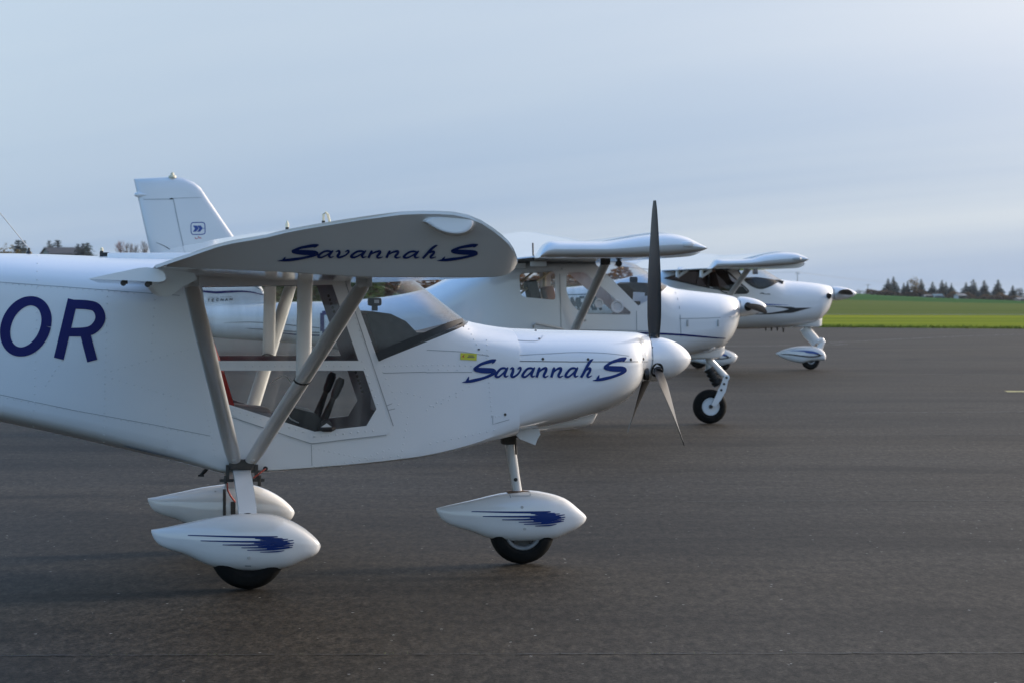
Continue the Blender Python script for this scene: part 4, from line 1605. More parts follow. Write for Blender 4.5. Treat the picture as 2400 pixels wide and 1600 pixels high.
# cabin
bm = bmesh.new()
for lat in (-.25, .25):
    p, q = B.at(1262, 690, lat), B.at(1300, 760, lat)
    box(bm, ((p.x + q.x) / 2 + .05, lat, p.z - .12), (.10, .40, .42), Matrix.Rotation(R(-14), 3, 'Y'), .03)
    box(bm, (q.x + .22, lat, q.z - .02), (.46, .40, .12), None, .03)
obj('seat', bm, 'tan', rb)
bm = bmesh.new()
for lat in (-.25, .25):
    p = B.at(1250, 680, lat)
    box(bm, (p.x, lat, p.z - .06), (.12, .36, .34), Matrix.Rotation(R(-14), 3, 'Y'), .04)
pieces('seat_back_shell', bm, 'black', rb)
bm = bmesh.new()
tube(bm, [B.at(1217, 690, -.35), B.at(1300, 630, -.35)], .012, 8)
tube(bm, [B.at(1217, 664, .3), B.at(1262, 628, .3)], .012, 8)
tube(bm, [B.at(1276, 628, .45), B.at(1276, 700, .45)], .02, 8)
pieces('cabin_tube', finish(bm), 'cream', rb)
bm = bmesh.new()
gp = [B.at(x, y, 0) for x, y in ((1458, 666), (1466, 662), (1500, 664), (1536, 670), (1540, 684), (1500, 720), (1478, 690))]
loft([[Vector((v.x, -.36, v.z)) for v in gp], [Vector((v.x, .36, v.z)) for v in gp]], bm=bm)
obj('glare_shield', finish(bm), 'dash', rb)
bm = bmesh.new()
box(bm, B.at(1485, 656, 0), (.085, .07, .065), None, .015)
obj('compass', bm, 'black', rb)
bm = bmesh.new()
box(bm, B.at(1497, 696, -.40), (.13, .004, .10), Matrix.Rotation(R(4), 3, 'Y'))
box(bm, B.at(1510, 704, -.41), (.09, .004, .09), Matrix.Rotation(R(-3), 3, 'Y'))
pieces('paper_sheet', bm, 'paper', rb, smooth=False)

# seams, stripe, latches, steps
bm = bmesh.new()
for s in ([(1311, 624), (1313, 700), (1315, 772)], [(1491.8, 729), (1492, 775)], [(1580, 676), (1592, 720), (1596, 790)], [(1592, 747), (1660, 746), (1728, 742)]):
    B.ribbon(bm, b_bvh, [p + (1.6,) for p in s], .003, 3)
B.ribbon(bm, b_bvh, [(1340, 772.5, 1.5), (1440, 774, 1.5), (1524, 776, 1.5)], .003, 3)
pieces('panel_seam', bm, 'seam', bfus)
bm = bmesh.new()
B.ribbon(bm, b_bvh, [(1340, 780, 2), (1470, 781, 3.5), (1508, 780.6, 4.6), (1592, 784.5, 4.4), (1660, 790, 3.4), (1700, 793, 1.4)], .004, 6)
obj('pinstripe', bm, 'blue', bfus)
bm = bmesh.new()
for px_, lat in ((1611, 0), (1682.5, 0)):
    h_ = B.hit(b_bvh, px_, 757, .004)
    box(bm, h_, (.022, .02, .075), None, .006)
h_ = B.hit(b_bvh, 1366, 751, .01)
box(bm, h_, (.07, .02, .025), None, .006)
h_ = B.hit(b_bvh, 1316.5, 631, .004)
box(bm, h_, (.022, .01, .02), None, .004)
pieces('latch', bm, 'metal', bfus)
bm = bmesh.new()
tube(bm, [B.at(1250, 768, -.60), B.at(1250, 760, -.66), B.at(1254, 758, -.68), B.at(1290, 765, -.66), B.at(1320, 772, -.6)], .014, 8, None, None)
obj('step', finish(bm), 'strut', rb)

# wing
bu = [(1264, 604), (1268, 594), (1276, 580), (1286, 569), (1300, 563.5), (1350, 564.5), (1419, 565), (1460, 560), (1534, 548.4), (1575, 546), (1613, 552), (1643.7, 567.6), (1655, 575), (1660, 581)]
bl_ = [(1264, 605.5), (1340, 605.3), (1460, 604.5), (1554, 602), (1638.6, 593), (1654, 588.5), (1660, 583)]


def slab_wing(cr, up_px, lo_px, lat_tip, name_root, crest, dzf, capw, mt='white'):
    """tip outline from the picture, ordinary airfoil inboard"""
    TU, TL = cr.xz(up_px, lat_tip), cr.xz(lo_px, lat_tip)
    x0_, x1_ = TU[0][0], TU[-1][0]
    TL = [(x0_ + (x - TL[0][0]) * (x1_ - x0_) / (TL[-1][0] - TL[0][0]), z) for x, z in TL]
    ch = x1_ - x0_
    zb0 = TL[1][1]
    zl = min(z for x, z in TL) + .012
    cz = max(z for x, z in TU)
    AU = [(x0_ + ch * t, zl + .012 + (cz + .01 - zl - .012) * h) for t, h in ((0, 0), (.2, .30), (.4, .62), (.6, .90), (.72, 1), (.84, .93), (.93, .72), (.98, .48), (1, .28))]
    AL = [(x0_ + ch * t, zl + (cz - zl) * h) for t, h in ((0, 0), (.3, .02), (.7, 0), (.9, .03), (.98, .16), (1, .28))]
    rings = []
    a = abs(lat_tip)
    for y in (a, a - capw, a - capw - .02, 3, 1.5, .6, 0, -.6, -1.5, -3, -a + capw + .02):
        if abs(y - a) < 1e-6:
            rings.append(wing_ring(TU, TL, y, dzf(y), COS, .9))
        else:
            rings.append(wing_ring(AU, AL, y, dzf(y), COS))
    main = finish(loft(rings))
    cap = []
    for k in range(13):
        t = k / 12
        y = -a + capw * (1 - t)
        ring = wing_ring(TU, TL, y, dzf(y), COS)
        sq = math.sqrt(max(0, 1 - t ** 2.6))
        zc = sum(v.z for v in ring) / len(ring)
        mid = []
        n_ = len(COS)
        for i, v in enumerate(ring):
            j = i if i < n_ else 2 * (n_ - 1) - i
            opp = ring[(2 * (n_ - 1) - j) % len(ring)] if 0 < j < n_ - 1 else v
            up_ = ring[j]
            lo_ = opp if 0 < j < n_ - 1 else up_
            m_ = (up_.z + lo_.z) / 2
            mid.append(Vector((v.x, v.y, m_ + (v.z - m_) * max(.04, sq))))
        cap.append(mid)
    return main, finish(loft(cap))


dzB = lambda y: 0.0 if y < 0 else y * .05
main, cap = slab_wing(B, bu, bl_, -4.6, None, None, dzB, .30)
wbv = bvh_of(cap)
bw = obj('wing', main, 'white', rb, 40)
obj('wing_tip', cap, 'white', bw, 60)
bm = bmesh.new()
lt = B.at(1614, 573, -4.58)
ring = []
tube(bm, [lt + Vector((-.10, .01, 0)), lt + Vector((-.05, -.01, 0)), lt + Vector((.02, -.018, 0)), lt + Vector((.06, .0, 0))], [.004, .022, .028, .008], 14, (1, .6), (0, 0, 1))
obj('tip_light', finish(bm), 'white', bw, 60)
bm = bmesh.new()
for s in (-1, 1):
    p = B.at(1250, 582, -3.6)
    tube(bm, [p + Vector((0, 0, -.12)), p + Vector((-.005, 0, .05))], .008, 6)
    break
p = B.at(1254, 566, 3.2)
tube(bm, [p + Vector((.0, 0, -.06)), p + Vector((.004, 0, .0))], .012, 6)
tube(bm, [p + Vector((.012, 0, -.10)), p + Vector((.006, 0, -.05))], .016, 6)
pieces('static_wick', finish(bm), 'black', bw)
# struts
for s in (-1, 1):
    hi, lo = B.at(1421, 618, -2.3), B.at(1343, 782, -.56)
    a, b = Vector((lo.x, lo.y * -s, lo.z)), Vector((hi.x, hi.y * -s, hi.z + .02 + dzB(hi.y * -s)))
    bm = bmesh.new()
    tube(bm, [a + (b - a) * t for t in (0, .05, .5, .95, 1)], [.04, .05, .05, .05, .04], 14, (1, .5), (1, 0, 0))
    st_ = obj('wing_strut', finish(bm), 'strut', rb, 60)
    bm = bmesh.new()
    box(bm, b + Vector((-.01, 0, -.01)), (.10, .05, .05), None, .01)
    lathe(bm, [(-.005, .024), (-.005, .034), (.005, .034), (.005, .024)], b + Vector((.13, 0, -.02)), 'y', 16)
    pieces('strut_fitting', finish(bm), 'dark', st_)
# flap hinges under the trailing edge, near side
bm = bmesh.new()
for y in (-3.4, -2.0, -.9, .9, 2.0, 3.4):
    p = B.at(1300, 609, -4.3)
    box(bm, (p.x - .02, y, p.z - .03 + dzB(y)), (.16, .02, .05), None, .006)
pieces('flap_hinge', bm, 'strut', bw)

# tail
fin = [(313.5, 420), (404, 415.7), (429.6, 417.8), (455, 428.5), (470.4, 441), (485.7, 464), (552, 561), (622, 690), (640, 716), (378, 716), (351.8, 591.7)]
P_ = B.xz(fin, 0)
rud = B.xz([(325, 468), (405, 467), (432, 588), (452, 700), (372, 712), (351.8, 591.7)], 0)


def fin_solid(bm_, poly, th, edge=.008):
    """flat airfoil-like plate: thick core, thin rim"""
    c = Vector((sum(p[0] for p in poly) / len(poly), sum(p[1] for p in poly) / len(poly)))
    rings = []
    for f, w in ((1, edge), (.97, th * .55), (.90, th * .85), (.75, th)):
        rings.append(([(c + (Vector(p) - c) * f) for p in poly], w))
    loops = [[Vector((q.x, -w, q.y)) for q in pp] for pp, w in rings[::-1]] + [[Vector((q.x, w, q.y)) for q in pp] for pp, w in rings]
    loft(loops, True, True, True, bm_)
    return bm_


finb = finish(fin_solid(bmesh.new(), spline(P_[:8] + P_[8:], 1), .045))
fbv = bvh_of(finb)
fin_o = obj('tail_fin', finb, 'white', rb, 30)
bm = bmesh.new()
for s in ([(325, 468, 1.2), (405, 467, 1.4)], [(406, 467, 1.8), (419, 530, 1.8), (432, 588, 1.8), (448, 680, 1.8)], [(405, 465.5, .9), (486, 463, .9)]):
    B.ribbon(bm, fbv, s, .003, 3, False)
pieces('rudder_gap', bm, 'seam', fin_o)
bm = bmesh.new()
B.ribbon(bm, fbv, [(398, 466.6, 3), (406, 466.4, 3)], .005, 3, False)
obj('rudder_hinge', bm, 'black', fin_o)
bm = bmesh.new()
z3 = zone(200, 380, 3.92)
B.ribbon(bm, fbv, [z3(650, 740) + (.8,), z3(720, 770) + (1.6,), z3(770, 800) + (1.8,), z3(800, 832) + (1.4,)], .004, 5)
obj('pinstripe', bm, 'seamd', fin_o)
bm = bmesh.new()
lt = B.at(404, 415, 0)
lathe(bm, [(-.01, .045), (.012, .04), (.02, .022), (.045, .016), (.05, .004)], lt, 'z', 14)
obj('tail_beacon', finish(bm), 'cream', fin_o)
bm = bmesh.new()
lt = B.at(330, 457, 0)
tube(bm, [lt + Vector((-.06, 0, 0)), lt + Vector((-.02, -.02, 0)), lt + Vector((.06, -.045, 0))], [.02, .03, .004], 10)
obj('tail_light', finish(bm), 'white', fin_o)
ze = zone(400, 460, 13.067)
bm = bmesh.new()
fr = rounded([ze(x, y) for x, y in ((618, 815), (1045, 805), (1060, 1170), (630, 1185))], 7, 4)
B.ribbon(bm, fbv, [tuple(p[:2]) + (1.9,) for p in fr] + [tuple(fr[0][:2]) + (1.9,)], .004, 3, False)
for k, dx in enumerate((0, 133)):
    c1, c2 = [(680 + dx, 905), (800 + dx * .92, 905), (862 + dx * .9, 992), (745 + dx, 1000)], [(745 + dx, 1000), (862 + dx * .9, 992), (775 + dx * .95, 1092), (676 + dx, 1098)]
    for q in (c1, c2):
        B.patch(bm, fbv, [ze(*p) for p in q], .0045 + k * .0006)
B.ribbon(bm, fbv, [ze(950, 996) + (.8,), ze(1040, 992) + (.8,)], .004, 3, False)
obj('arrow_emblem', bm, 'bluel', fin_o)
bm = bmesh.new()
for q in ([(752, 1265, 18), (760, 1305, 18), (800, 1310, 16), (835, 1285, 16)], [(835, 1250, 16), (850, 1235, 16), (862, 1290, 18)], [(862, 1290, 20), (905, 1280, 26), (945, 1300, 16)]):
    B.ribbon(bm, fbv, [ze(x, y) + (w / 13.0,) for x, y, w in q], .004, 4)
pieces('tail_script', bm, 'redp', fin_o)
bm = bmesh.new()
hz = B.at(400, 742, 0)
box(bm, (hz.x, 0, hz.z), (.62, 2.7, .05), None, .02)
obj('tailplane', bm, 'white', rb)

# paint on the rear fuselage
bboth = b_bvh
zt_ = zone(460, 660, 5.88)
fb2 = BVHTree.FromPolygons([v.co.copy() for v in bfus.data.vertices] + [v.co.copy() for v in fin_o.data.vertices],
                           [tuple(p.vertices) for p in bfus.data.polygons] + [tuple(i + len(bfus.data.vertices) for i in p.vertices) for p in fin_o.data.polygons])
bm = bmesh.new()
B.ribbon(bm, fb2, [zt_(x, y) + (w / 5.88,) for x, y, w in ((-150, 90, 10), (40, 128, 22), (250, 150, 32), (400, 145, 32), (600, 136, 24), (750, 146, 17), (870, 172, 12), (965, 196, 7), (1100, 230, 4))], .005, 5)
B.ribbon(bm, fb2, [zt_(x, y) + (w / 5.88,) for x, y, w in ((1060, 690, 4), (1200, 708, 13), (1330, 722, 20), (1480, 732, 22), (1700, 740, 22))], .005, 5)
obj('pinstripe', bm, 'blue', bfus)
bm = bmesh.new()
for s in (((380, 572, 3), (560, 562, 7), (760, 560, 9), (950, 568, 10), (1200, 590, 12), (1460, 616, 13), (1700, 640, 12)), ((670, 642, 3), (800, 650, 9), (950, 660, 10), (1200, 678, 13), (1460, 692, 14), (1700, 702, 14)), ((810, 70, 6), (860, 100, 8), (930, 140, 4))):
    B.ribbon(bm, fb2, [zt_(x, y) + (w / 5.88,) for x, y, w in s], .005, 5)
obj('pinstripe', bm, 'seamd', bfus)
glyph = dict(T=[[(0, 0), (1, 0)], [(.5, 0), (.5, 1)]], E=[[(0, 0), (0, 1)], [(0, 0), (.9, 0)], [(0, .5), (.8, .5)], [(0, 1), (.9, 1)]], C=[[(.95, .12), (.6, 0), (.2, .1), (0, .5), (.2, .9), (.6, 1), (.95, .88)]],
             N=[[(0, 1), (0, 0)], [(0, 0), (1, 1)], [(1, 1), (1, 0)]], A=[[(0, 1), (.5, 0)], [(.5, 0), (1, 1)], [(.2, .68), (.8, .68)]], M=[[(0, 1), (0, 0)], [(0, 0), (.5, .7)], [(.5, .7), (1, 0)], [(1, 0), (1, 1)]],
             D=[[(0, 0), (0, 1)], [(0, 0), (.6, 0), (.95, .25), (.95, .75), (.6, 1), (0, 1)]], F=[[(0, 0), (0, 1)], [(0, 0), (.9, 0)], [(0, .5), (.75, .5)]],
             R=[[(0, 1), (0, 0)], [(0, 0), (.7, 0), (.95, .25), (.7, .5), (0, .5)], [(.5, .5), (1, 1)]])


def caps(cr, bm_, bvh, word_, x, y, w, h, gap, wt, slant=0.0, dy=0.0, off=.005):
    for ch in word_:
        for k, s in enumerate(glyph[ch]):
            pts = [(x + u * w + (1 - v) * h * slant, y + v * h, wt) for u, v in s]
            if len(pts) > 2:
                cr.ribbon(bm_, bvh, pts, off + k * .0004, 5)
            else:
                cr.ribbon(bm_, bvh, pts, off + k * .0004, 3, False)
        x += w + gap
        y += dy
    return bm_


bm = bmesh.new()
u_ = lambda X, Y: zt_(X, Y)
xx, yy = zt_(152, 243)
caps(B, bm, fb2, 'TECNAM', xx, yy, 32 / 5.88, 33 / 5.88, 30 / 5.88, 1.7, .12, -.45)
B.ribbon(bm, fb2, [zt_(150, 220) + (.6,), zt_(300, 218) + (.6,)], .005, 3, False)
B.ribbon(bm, fb2, [zt_(325, 216) + (.6,), zt_(490, 208) + (.6,)], .005, 3, False)
obj('lettering', bm, 'seamd', bfus)
bm = bmesh.new()
x_, y_ = zt_(1735, 438)
caps(B, bm, b_bvh, 'D', x_, y_, 27, 42, 10, 9.5, 0)
obj('registration_letters', bm, 'blue', bfus)

# spinner and two-bladed propeller
hb = B.at(1742, 719, 0)
bm = bmesh.new()
s0, s1 = B.at(1732, 719, 0).x, B.at(1796, 719, 0).x
lathe(bm, [(s0 - .004, .07), (s0, .112)] + [(s0 + (s1 - s0) * math.sin(t * math.pi / 24), max(.002, .113 * (1 - math.sin(t * math.pi / 24) ** 2) ** .6)) for t in range(1, 13)], (0, 0, hb.z), 'x', 32)
bsp = obj('spinner', finish(bm), 'white', rb, 40)
for an in (R(92), R(272)):
    blade(Vector((hb.x + .05, 0, hb.z)), an, .86, .17, rb, 'blade', .06, pitch=(80, 58, 30))
bm = bmesh.new()
tube(bm, [Vector((hb.x + .03, -.095, hb.z)), Vector((hb.x + .03, -.115, hb.z))], [.05, .045], 14)
obj('blade_opening', finish(bm), 'black', bsp)

# nose gear
bx = B.at(1663.4, 951.8, 0).x
bm = bmesh.new()
tube(bm, [B.at(1660, 822, 0), B.at(1664, 846, 0), B.at(1703, 884, 0)], [.05, .046, .036], 14)
bleg = obj('nose_leg', finish(bm), 'white', rb)
bm = bmesh.new()
for lat in (-.085, .085):
    q = [B.at(x, y, lat) for x, y in ((1697, 880), (1708, 883), (1701, 915), (1690, 935), (1676, 953), (1667, 948), (1684, 912))]
    loft([[v + Vector((0, -.012, 0)) for v in q], [v + Vector((0, .012, 0)) for v in q]], bm=bm)
tube(bm, [B.at(1703, 884, -.09), B.at(1703, 884, .09)], .035, 12)
tube(bm, [B.at(1696, 908, -.09), B.at(1696, 908, .09)], .02, 10)
fk = obj('wheel_fork', finish(bm), 'white', bleg)
bm = bmesh.new()
for p in ((1703, 884), (1697, 899), (1690.5, 913)):
    v = B.at(*p, -.10)
    lathe(bm, [(-.004, .003), (-.004, .014), (.003, .014)], v, 'y', 10)
pieces('bolt', finish(bm), 'dark', bleg)
bm = bmesh.new()
p, q = B.at(1661, 862, 0), B.at(1683, 901, 0)
pts, rr_ = [], []
for i in range(25):
    pts.append(p + (q - p) * i / 24)
    rr_.append(.062 if i % 6 < 4 else .052)
tube(bm, pts, rr_, 16)
obj('rubber_shock', finish(bm), 'black', bleg)
bm = bmesh.new()
tube(bm, [B.at(1658, 850, 0), B.at(1663, 866, 0)], [.02, .05], 12)
obj('shock_collar', finish(bm), 'metal', bleg)
wheel(rb, (bx, 0, .193), .193, .072, .098)
bm = bmesh.new()
bs = [body_loop(x, w, zt, zt - .03, zb + .03, zb, 3, 2.6, 6, 3) for x, w, zt, zb in
      ((B.at(1560, 840, 0).x, .02, B.at(1560, 846, 0).z, B.at(1560, 850, 0).z), (B.at(1610, 830, 0).x, .13, B.at(1610, 826, 0).z, B.at(1610, 842, 0).z), (B.at(1680, 820, 0).x, .15, B.at(1680, 808, 0).z, B.at(1680, 840, 0).z), (B.at(1694, 820, 0).x, .10, B.at(1694, 808, 0).z, B.at(1694, 828, 0).z))]
obj('gear_blister', finish(loft(bs, bm=bm)), 'white', rb, 50)
# main gear (behind the nearest aircraft)
for s in (-1, 1):
    bm = bmesh.new()
    tube(bm, [(0, s * .4, .62), (0, s * .7, .48), (0, s * .98, .22)], [.05, .045, .04], 10, (1, .4), (1, 0, 0))
    gl = obj('gear_leg', finish(bm), 'white', rb)
    wheel(rb, (0, s * 1.02, .19), .19, .075, .09)


# ================================================================== FAR AIRCRAFT
D = Craft('light_aircraft', 3.83, 49.8, R(8))
tag(D.root, 'farthest white aircraft with big dark cabin glass, black arrow stripe and striped wheel fairings', 'aircraft', 'small aircraft parked in a row')
rd = D.root
zd = zone(1500, 560, 4.3556)
zs3 = zone(1720, 640, 11.76)
T = pchip(D.xz([(1100, 686), (1200, 682), (1327, 674), (1382, 668), (1437, 658.7), (1480, 648), (1530, 637), (1580, 630), (1640, 624), (1700, 622), (1750, 622.5), (1779, 628), (1800, 639), (1828, 655), (1850, 658), (1890, 661.5), (1930, 667), (1945, 671), (1951, 677)]))
Bt = pchip(D.xz([(1100, 712), (1300, 741), (1500, 762), (1640, 771), (1730, 772), (1800, 770), (1870, 764), (1905, 757), (1924, 746), (1936, 733), (1945, 716), (1951, 704)]))
w0 = D.xz([(1100, 700), (1300, 700), (1480, 700), (1580, 700), (1680, 700), (1760, 700), (1830, 700), (1890, 700), (1925, 700), (1942, 700), (1951, 700)])
Wd = pchip(list(zip([p[0] for p in w0], (.08, .26, .46, .56, .60, .58, .53, .46, .38, .25, .12))))
fs = pchip(list(zip([p[0] for p in w0], (.42, .42, .38, .34, .34, .36, .42, .44, .46, .48, .5))))
fl_ = pchip(list(zip([p[0] for p in w0], (.40, .40, .38, .34, .32, .34, .36, .40, .44, .47, .49))))
en = pchip(list(zip([p[0] for p in w0], (2, 2.1, 2.2, 2.3, 2.4, 2.3, 2.3, 2.3, 2.2, 2.1, 2))))
x0, x1 = w0[0][0], w0[-1][0]
nr = 80
dbm = finish(loft([b_ring(x0 + (x1 - x0) * (i / nr)) for i in range(nr - 2)] + [b_ring(x1 - (x1 - x0) * k) for k in (.018, .012, .006, .002, 0)]))
d_bvh = bvh_of(dbm)
dh = lambda p: (lambda v: (v.x, v.z))(D.hit(d_bvh, p[0], p[1], 0))
A0, A1, A2, A3 = dh(zd(1000, 330)), dh(zd(1065, 420)), dh(zd(1150, 482)), dh(zd(1240, 505))
A4, A5 = dh(zd(1340, 475)), D.xz([(1827, 656)])[0]
shield = cut(dbm, [A0, A1, A2, A3, A4, (A5[0] + .03, A5[1] + .01), (A5[0] + .03, A5[1] + .5), (A0[0] + .05, A5[1] + .5)])
obj('windshield', shield, 'shield', rd, 60)
glassp = [dh(zd(*p)) for p in ((245, 402), (500, 326), (850, 322), (960, 400), (1105, 530), (1085, 560), (880, 556), (800, 520))]
for s in (-1, 1):
    # convex pieces: door glass and rear glass
    fr_ = [dh(zd(*p)) for p in ((700, 320), (840, 318), (905, 345), (975, 410), (1098, 520), (1106, 542), (1085, 560), (880, 556), (800, 522), (700, 506))]
    rr2 = [dh(zd(*p)) for p in ((246, 408), (246, 400), (480, 330), (696, 320), (696, 505))]
    obj('door_window', cut(dbm, rounded(fr_, 0), s), 'smoke', rd, 60)
    obj('rear_window', cut(dbm, rr2, s), 'smoke', rd, 60)
li = lining(dbm, x0 + (x1 - x0) * .42, x0 + (x1 - x0) * .88, -.02)
dfus = obj('fuselage', dbm, 'white', rd, 40)
obj('cabin_lining', li, 'black', dfus)
bm = bmesh.new()
for s in ([(1000, 325, 12), (1065, 418, 15), (1150, 483, 17), (1240, 506, 18), (1340, 474, 17), (1425, 424, 12)],):
    D.ribbon(bm, d_bvh, [zd(x, y) + (w / 4.3556,) for x, y, w in s], .006, 6)
D.ribbon(bm, d_bvh, [zd(x, y) + (w / 4.3556,) for x, y, w in ((698, 318, 22), (698, 400, 22), (698, 508, 22))], .006, 4, False)
D.ribbon(bm, d_bvh, [zd(x, y) + (w / 4.3556,) for x, y, w in ((246, 405, 4), (480, 452, 12), (700, 500, 12), (800, 518, 12), (880, 553, 12), (1060, 558, 14), (1096, 548, 14), (1098, 522, 14), (975, 412, 14), (905, 347, 12), (840, 322, 10))], .006, 4)
obj('window_seal', bm, 'seal', dfus)
bm = bmesh.new()
for lat in (-.27, .27):
    p = D.at(*zd(735, 400), lat)
    box(bm, p + Vector((0, 0, -.06)), (.16, .42, .62), Matrix.Rotation(R(-16), 3, 'Y'), .04)
    box(bm, p + Vector((.34, 0, -.36)), (.5, .42, .14), None, .04)
obj('seat', bm, 'tan', rd)
bm = bmesh.new()
gp = [D.at(*zd(x, y), 0) for x, y in ((1095, 410), (1130, 392), (1180, 396), (1280, 412), (1415, 432), (1400, 470), (1240, 520), (1130, 480))]
loft([[Vector((v.x, -.42, v.z)) for v in gp], [Vector((v.x, .42, v.z)) for v in gp]], bm=bm)
obj('glare_shield', finish(bm), 'dash', rd)
bm = bmesh.new()
box(bm, D.at(*zd(1176, 340), 0), (.10, .08, .09), None, .02)
obj('compass', bm, 'black', rd)
bm = bmesh.new()
D.ribbon(bm, d_bvh, [zs3(x, y) + (w / 11.76,) for x, y, w in ((-180, 1150, 6), (300, 1130, 14), (700, 1135, 24), (1000, 1118, 36), (1300, 1085, 60), (1560, 1050, 110), (1700, 1020, 110), (1900, 990, 60), (2130, 962, 6))], .005, 5)
D.ribbon(bm, d_bvh, [zs3(x, y) + (w / 11.76,) for x, y, w in ((850, 910, 10), (1150, 928, 24), (1400, 952, 46), (1560, 975, 76), (1680, 985, 60))], .0056, 5)
obj('arrow_stripe', bm, 'black', dfus)
bm = bmesh.new()
D.ribbon(bm, d_bvh, [zs3(x, y) + (w / 11.76,) for x, y, w in ((300, 840, 20), (650, 850, 34), (900, 868, 32), (1200, 876, 20), (1500, 890, 6))], .0056, 5)
pieces('accent_stripe', bm, 'bluel', dfus)
bm = bmesh.new()
for s in (((720, 575, 14), (760, 556, 28), (830, 570, 22), (800, 588, 14)), ((830, 572, 16), (900, 592, 16), (960, 582, 24), (1000, 600, 12))):
    D.ribbon(bm, d_bvh, [zs3(x, y) + (w / 11.76,) for x, y, w in s], .005, 4)
obj('nose_script', bm, 'seamd', dfus)
bm = bmesh.new()
D.ribbon(bm, d_bvh, [zi(x, y) + (w / 9.8,) for x, y, w in ((-100, 912, 16), (280, 900, 18), (720, 884, 20), (1010, 870, 24), (1400, 840, 24), (1800, 805, 24))], .005, 4)
x_, y_ = zi(415, 955)
caps(D, bm, d_bvh, 'MFRR', x_, y_, 130 / 9.8, 290 / 9.8, 45 / 9.8, 6.2, -.08)
M['teal'] = tex_mat('dark_teal_vinyl', (0.012, 0.05, 0.075), (0.016, 0.06, 0.085), 6, 0.3)
obj('registration_letters', bm, 'teal', dfus)
bm = bmesh.new()
h_ = D.hit(d_bvh, *zd(1918, 586), .004)
tube(bm, [h_ + Vector((0, .03, .01)), h_ + Vector((.02, -.012, 0))], [.05, .055], 14)
obj('air_intake', finish(bm), 'black', dfus)
bm = bmesh.new()
cx_ = D.at(1895, 760, 0)
bs = [body_loop(D.at(px_, 750, 0).x, w, D.at(px_, zt, 0).z, D.at(px_, zt + 3, 0).z, D.at(px_, zb - 3, 0).z, D.at(px_, zb, 0).z, 3, 3, 6, 3) for px_, w, zt, zb in ((1855, .10, 752, 767), (1885, .20, 745, 767), (1912, .20, 742, 767), (1921, .15, 742, 765), (1924, .10, 744, 752))]
obj('chin_scoop', finish(loft(bs, bm=bm)), 'white', dfus, 50)
bm = bmesh.new()
for px_ in (1795, 1808, 1822, 1836):
    p = D.at(px_, 772, -.1)
    tube(bm, [p + Vector((0, 0, .03)), p + Vector((0, 0, -.03 if px_ < 1830 else -.06))], [.02, .012], 6)
pieces('belly_outlet', finish(bm), 'dark', dfus)

du = [(1665, 630), (1672, 624), (1678, 614), (1684, 607.5), (1720, 608), (1764, 606), (1798.5, 596.7), (1844, 591), (1868, 592), (1884, 597.5), (1894, 603), (1897, 607)]
dl = [(1665, 631.5), (1684, 629.5), (1798.5, 625.6), (1867, 620.8), (1889, 615), (1895, 612), (1897, 608.5)]
dzD = lambda y: .0 if y < 0 else y * .03
main, cap = slab_wing(D, du, dl, -4.5, None, None, dzD, .30)
dw = obj('wing', main, 'white', rd, 40)
obj('wing_tip', cap, 'white', dw, 60)
bm = bmesh.new()
lt = D.at(*zd(1600, 206), -4.49)
tube(bm, [lt + Vector((-.13, .02, 0)), lt + Vector((-.04, -.02, 0)), lt + Vector((.05, -.02, 0)), lt + Vector((.12, .02, 0))], [.005, .026, .03, .008], 12, (1, .6), (0, 0, 1))
obj('tip_light', finish(bm), 'metal', dw)
bm = bmesh.new()
for X in (385, 630):
    lat = -3.4 if X > 500 else -1.4
    q = [D.at(*zd(X + dx, y), lat) for dx, y in ((0, 318), (-4, 392), (22, 372), (100, 320))]
    tube(bm, [q[0], q[1]], .035, 6)
    tube(bm, [q[1], q[3]], .03, 6)
    tube(bm, [q[0] + Vector((0, 0, .02)), q[3] + Vector((0, 0, .02))], .03, 6)
pieces('flap_hinge', finish(bm), 'white', dw)
for s in (-1, 1):
    hi, lo = D.at(*zd(1112, 300), -2.3), D.at(*zd(905, 590), -.56)
    a, b = Vector((lo.x, lo.y * -s, lo.z)), Vector((hi.x, hi.y * -s, hi.z + dzD(hi.y * -s)))
    bm = bmesh.new()
    tube(bm, [a, a + (b - a) * .5, b], [.06, .062, .062], 12, (1, .5), (1, 0, 0))
    obj('wing_strut', finish(bm), 'strut', rd, 60)
    bm = bmesh.new()
bm.free()
bm = bmesh.new()
zf = D.at(1150, 690, 0)
poly = [(zf.x - .9, zf.z - .1), (zf.x - 1.05, zf.z + 1.0), (zf.x - .55, zf.z + 1.0), (zf.x + .5, zf.z - .02)]
fin_solid(bm, poly, .05)
obj('tail_fin', finish(bm), 'white', rd, 30)
bm = bmesh.new()
box(bm, (zf.x - .6, 0, zf.z - .1), (.6, 2.8, .05), None, .02)
obj('tailplane', bm, 'white', rd)

hb = D.at(1957, 688, 0)
bm = bmesh.new()
s0, s1 = D.at(1952, 688, 0).x, D.at(2007.5, 688, 0).x
lathe(bm, [(s0 - .004, .08), (s0, .135)] + [(s0 + (s1 - s0) * math.sin(t * math.pi / 24), max(.002, .137 * (1 - math.sin(t * math.pi / 24) ** 2) ** .66)) for t in range(1, 13)], (0, 0, hb.z), 'x', 30)
obj('spinner', finish(bm), 'white', rd, 40)
for an in (R(88), R(268)):
    blade(Vector((hb.x + .09, 0, hb.z)), an, .88, .20, rd, 'blade', .08, pitch=(84, 64, 40))
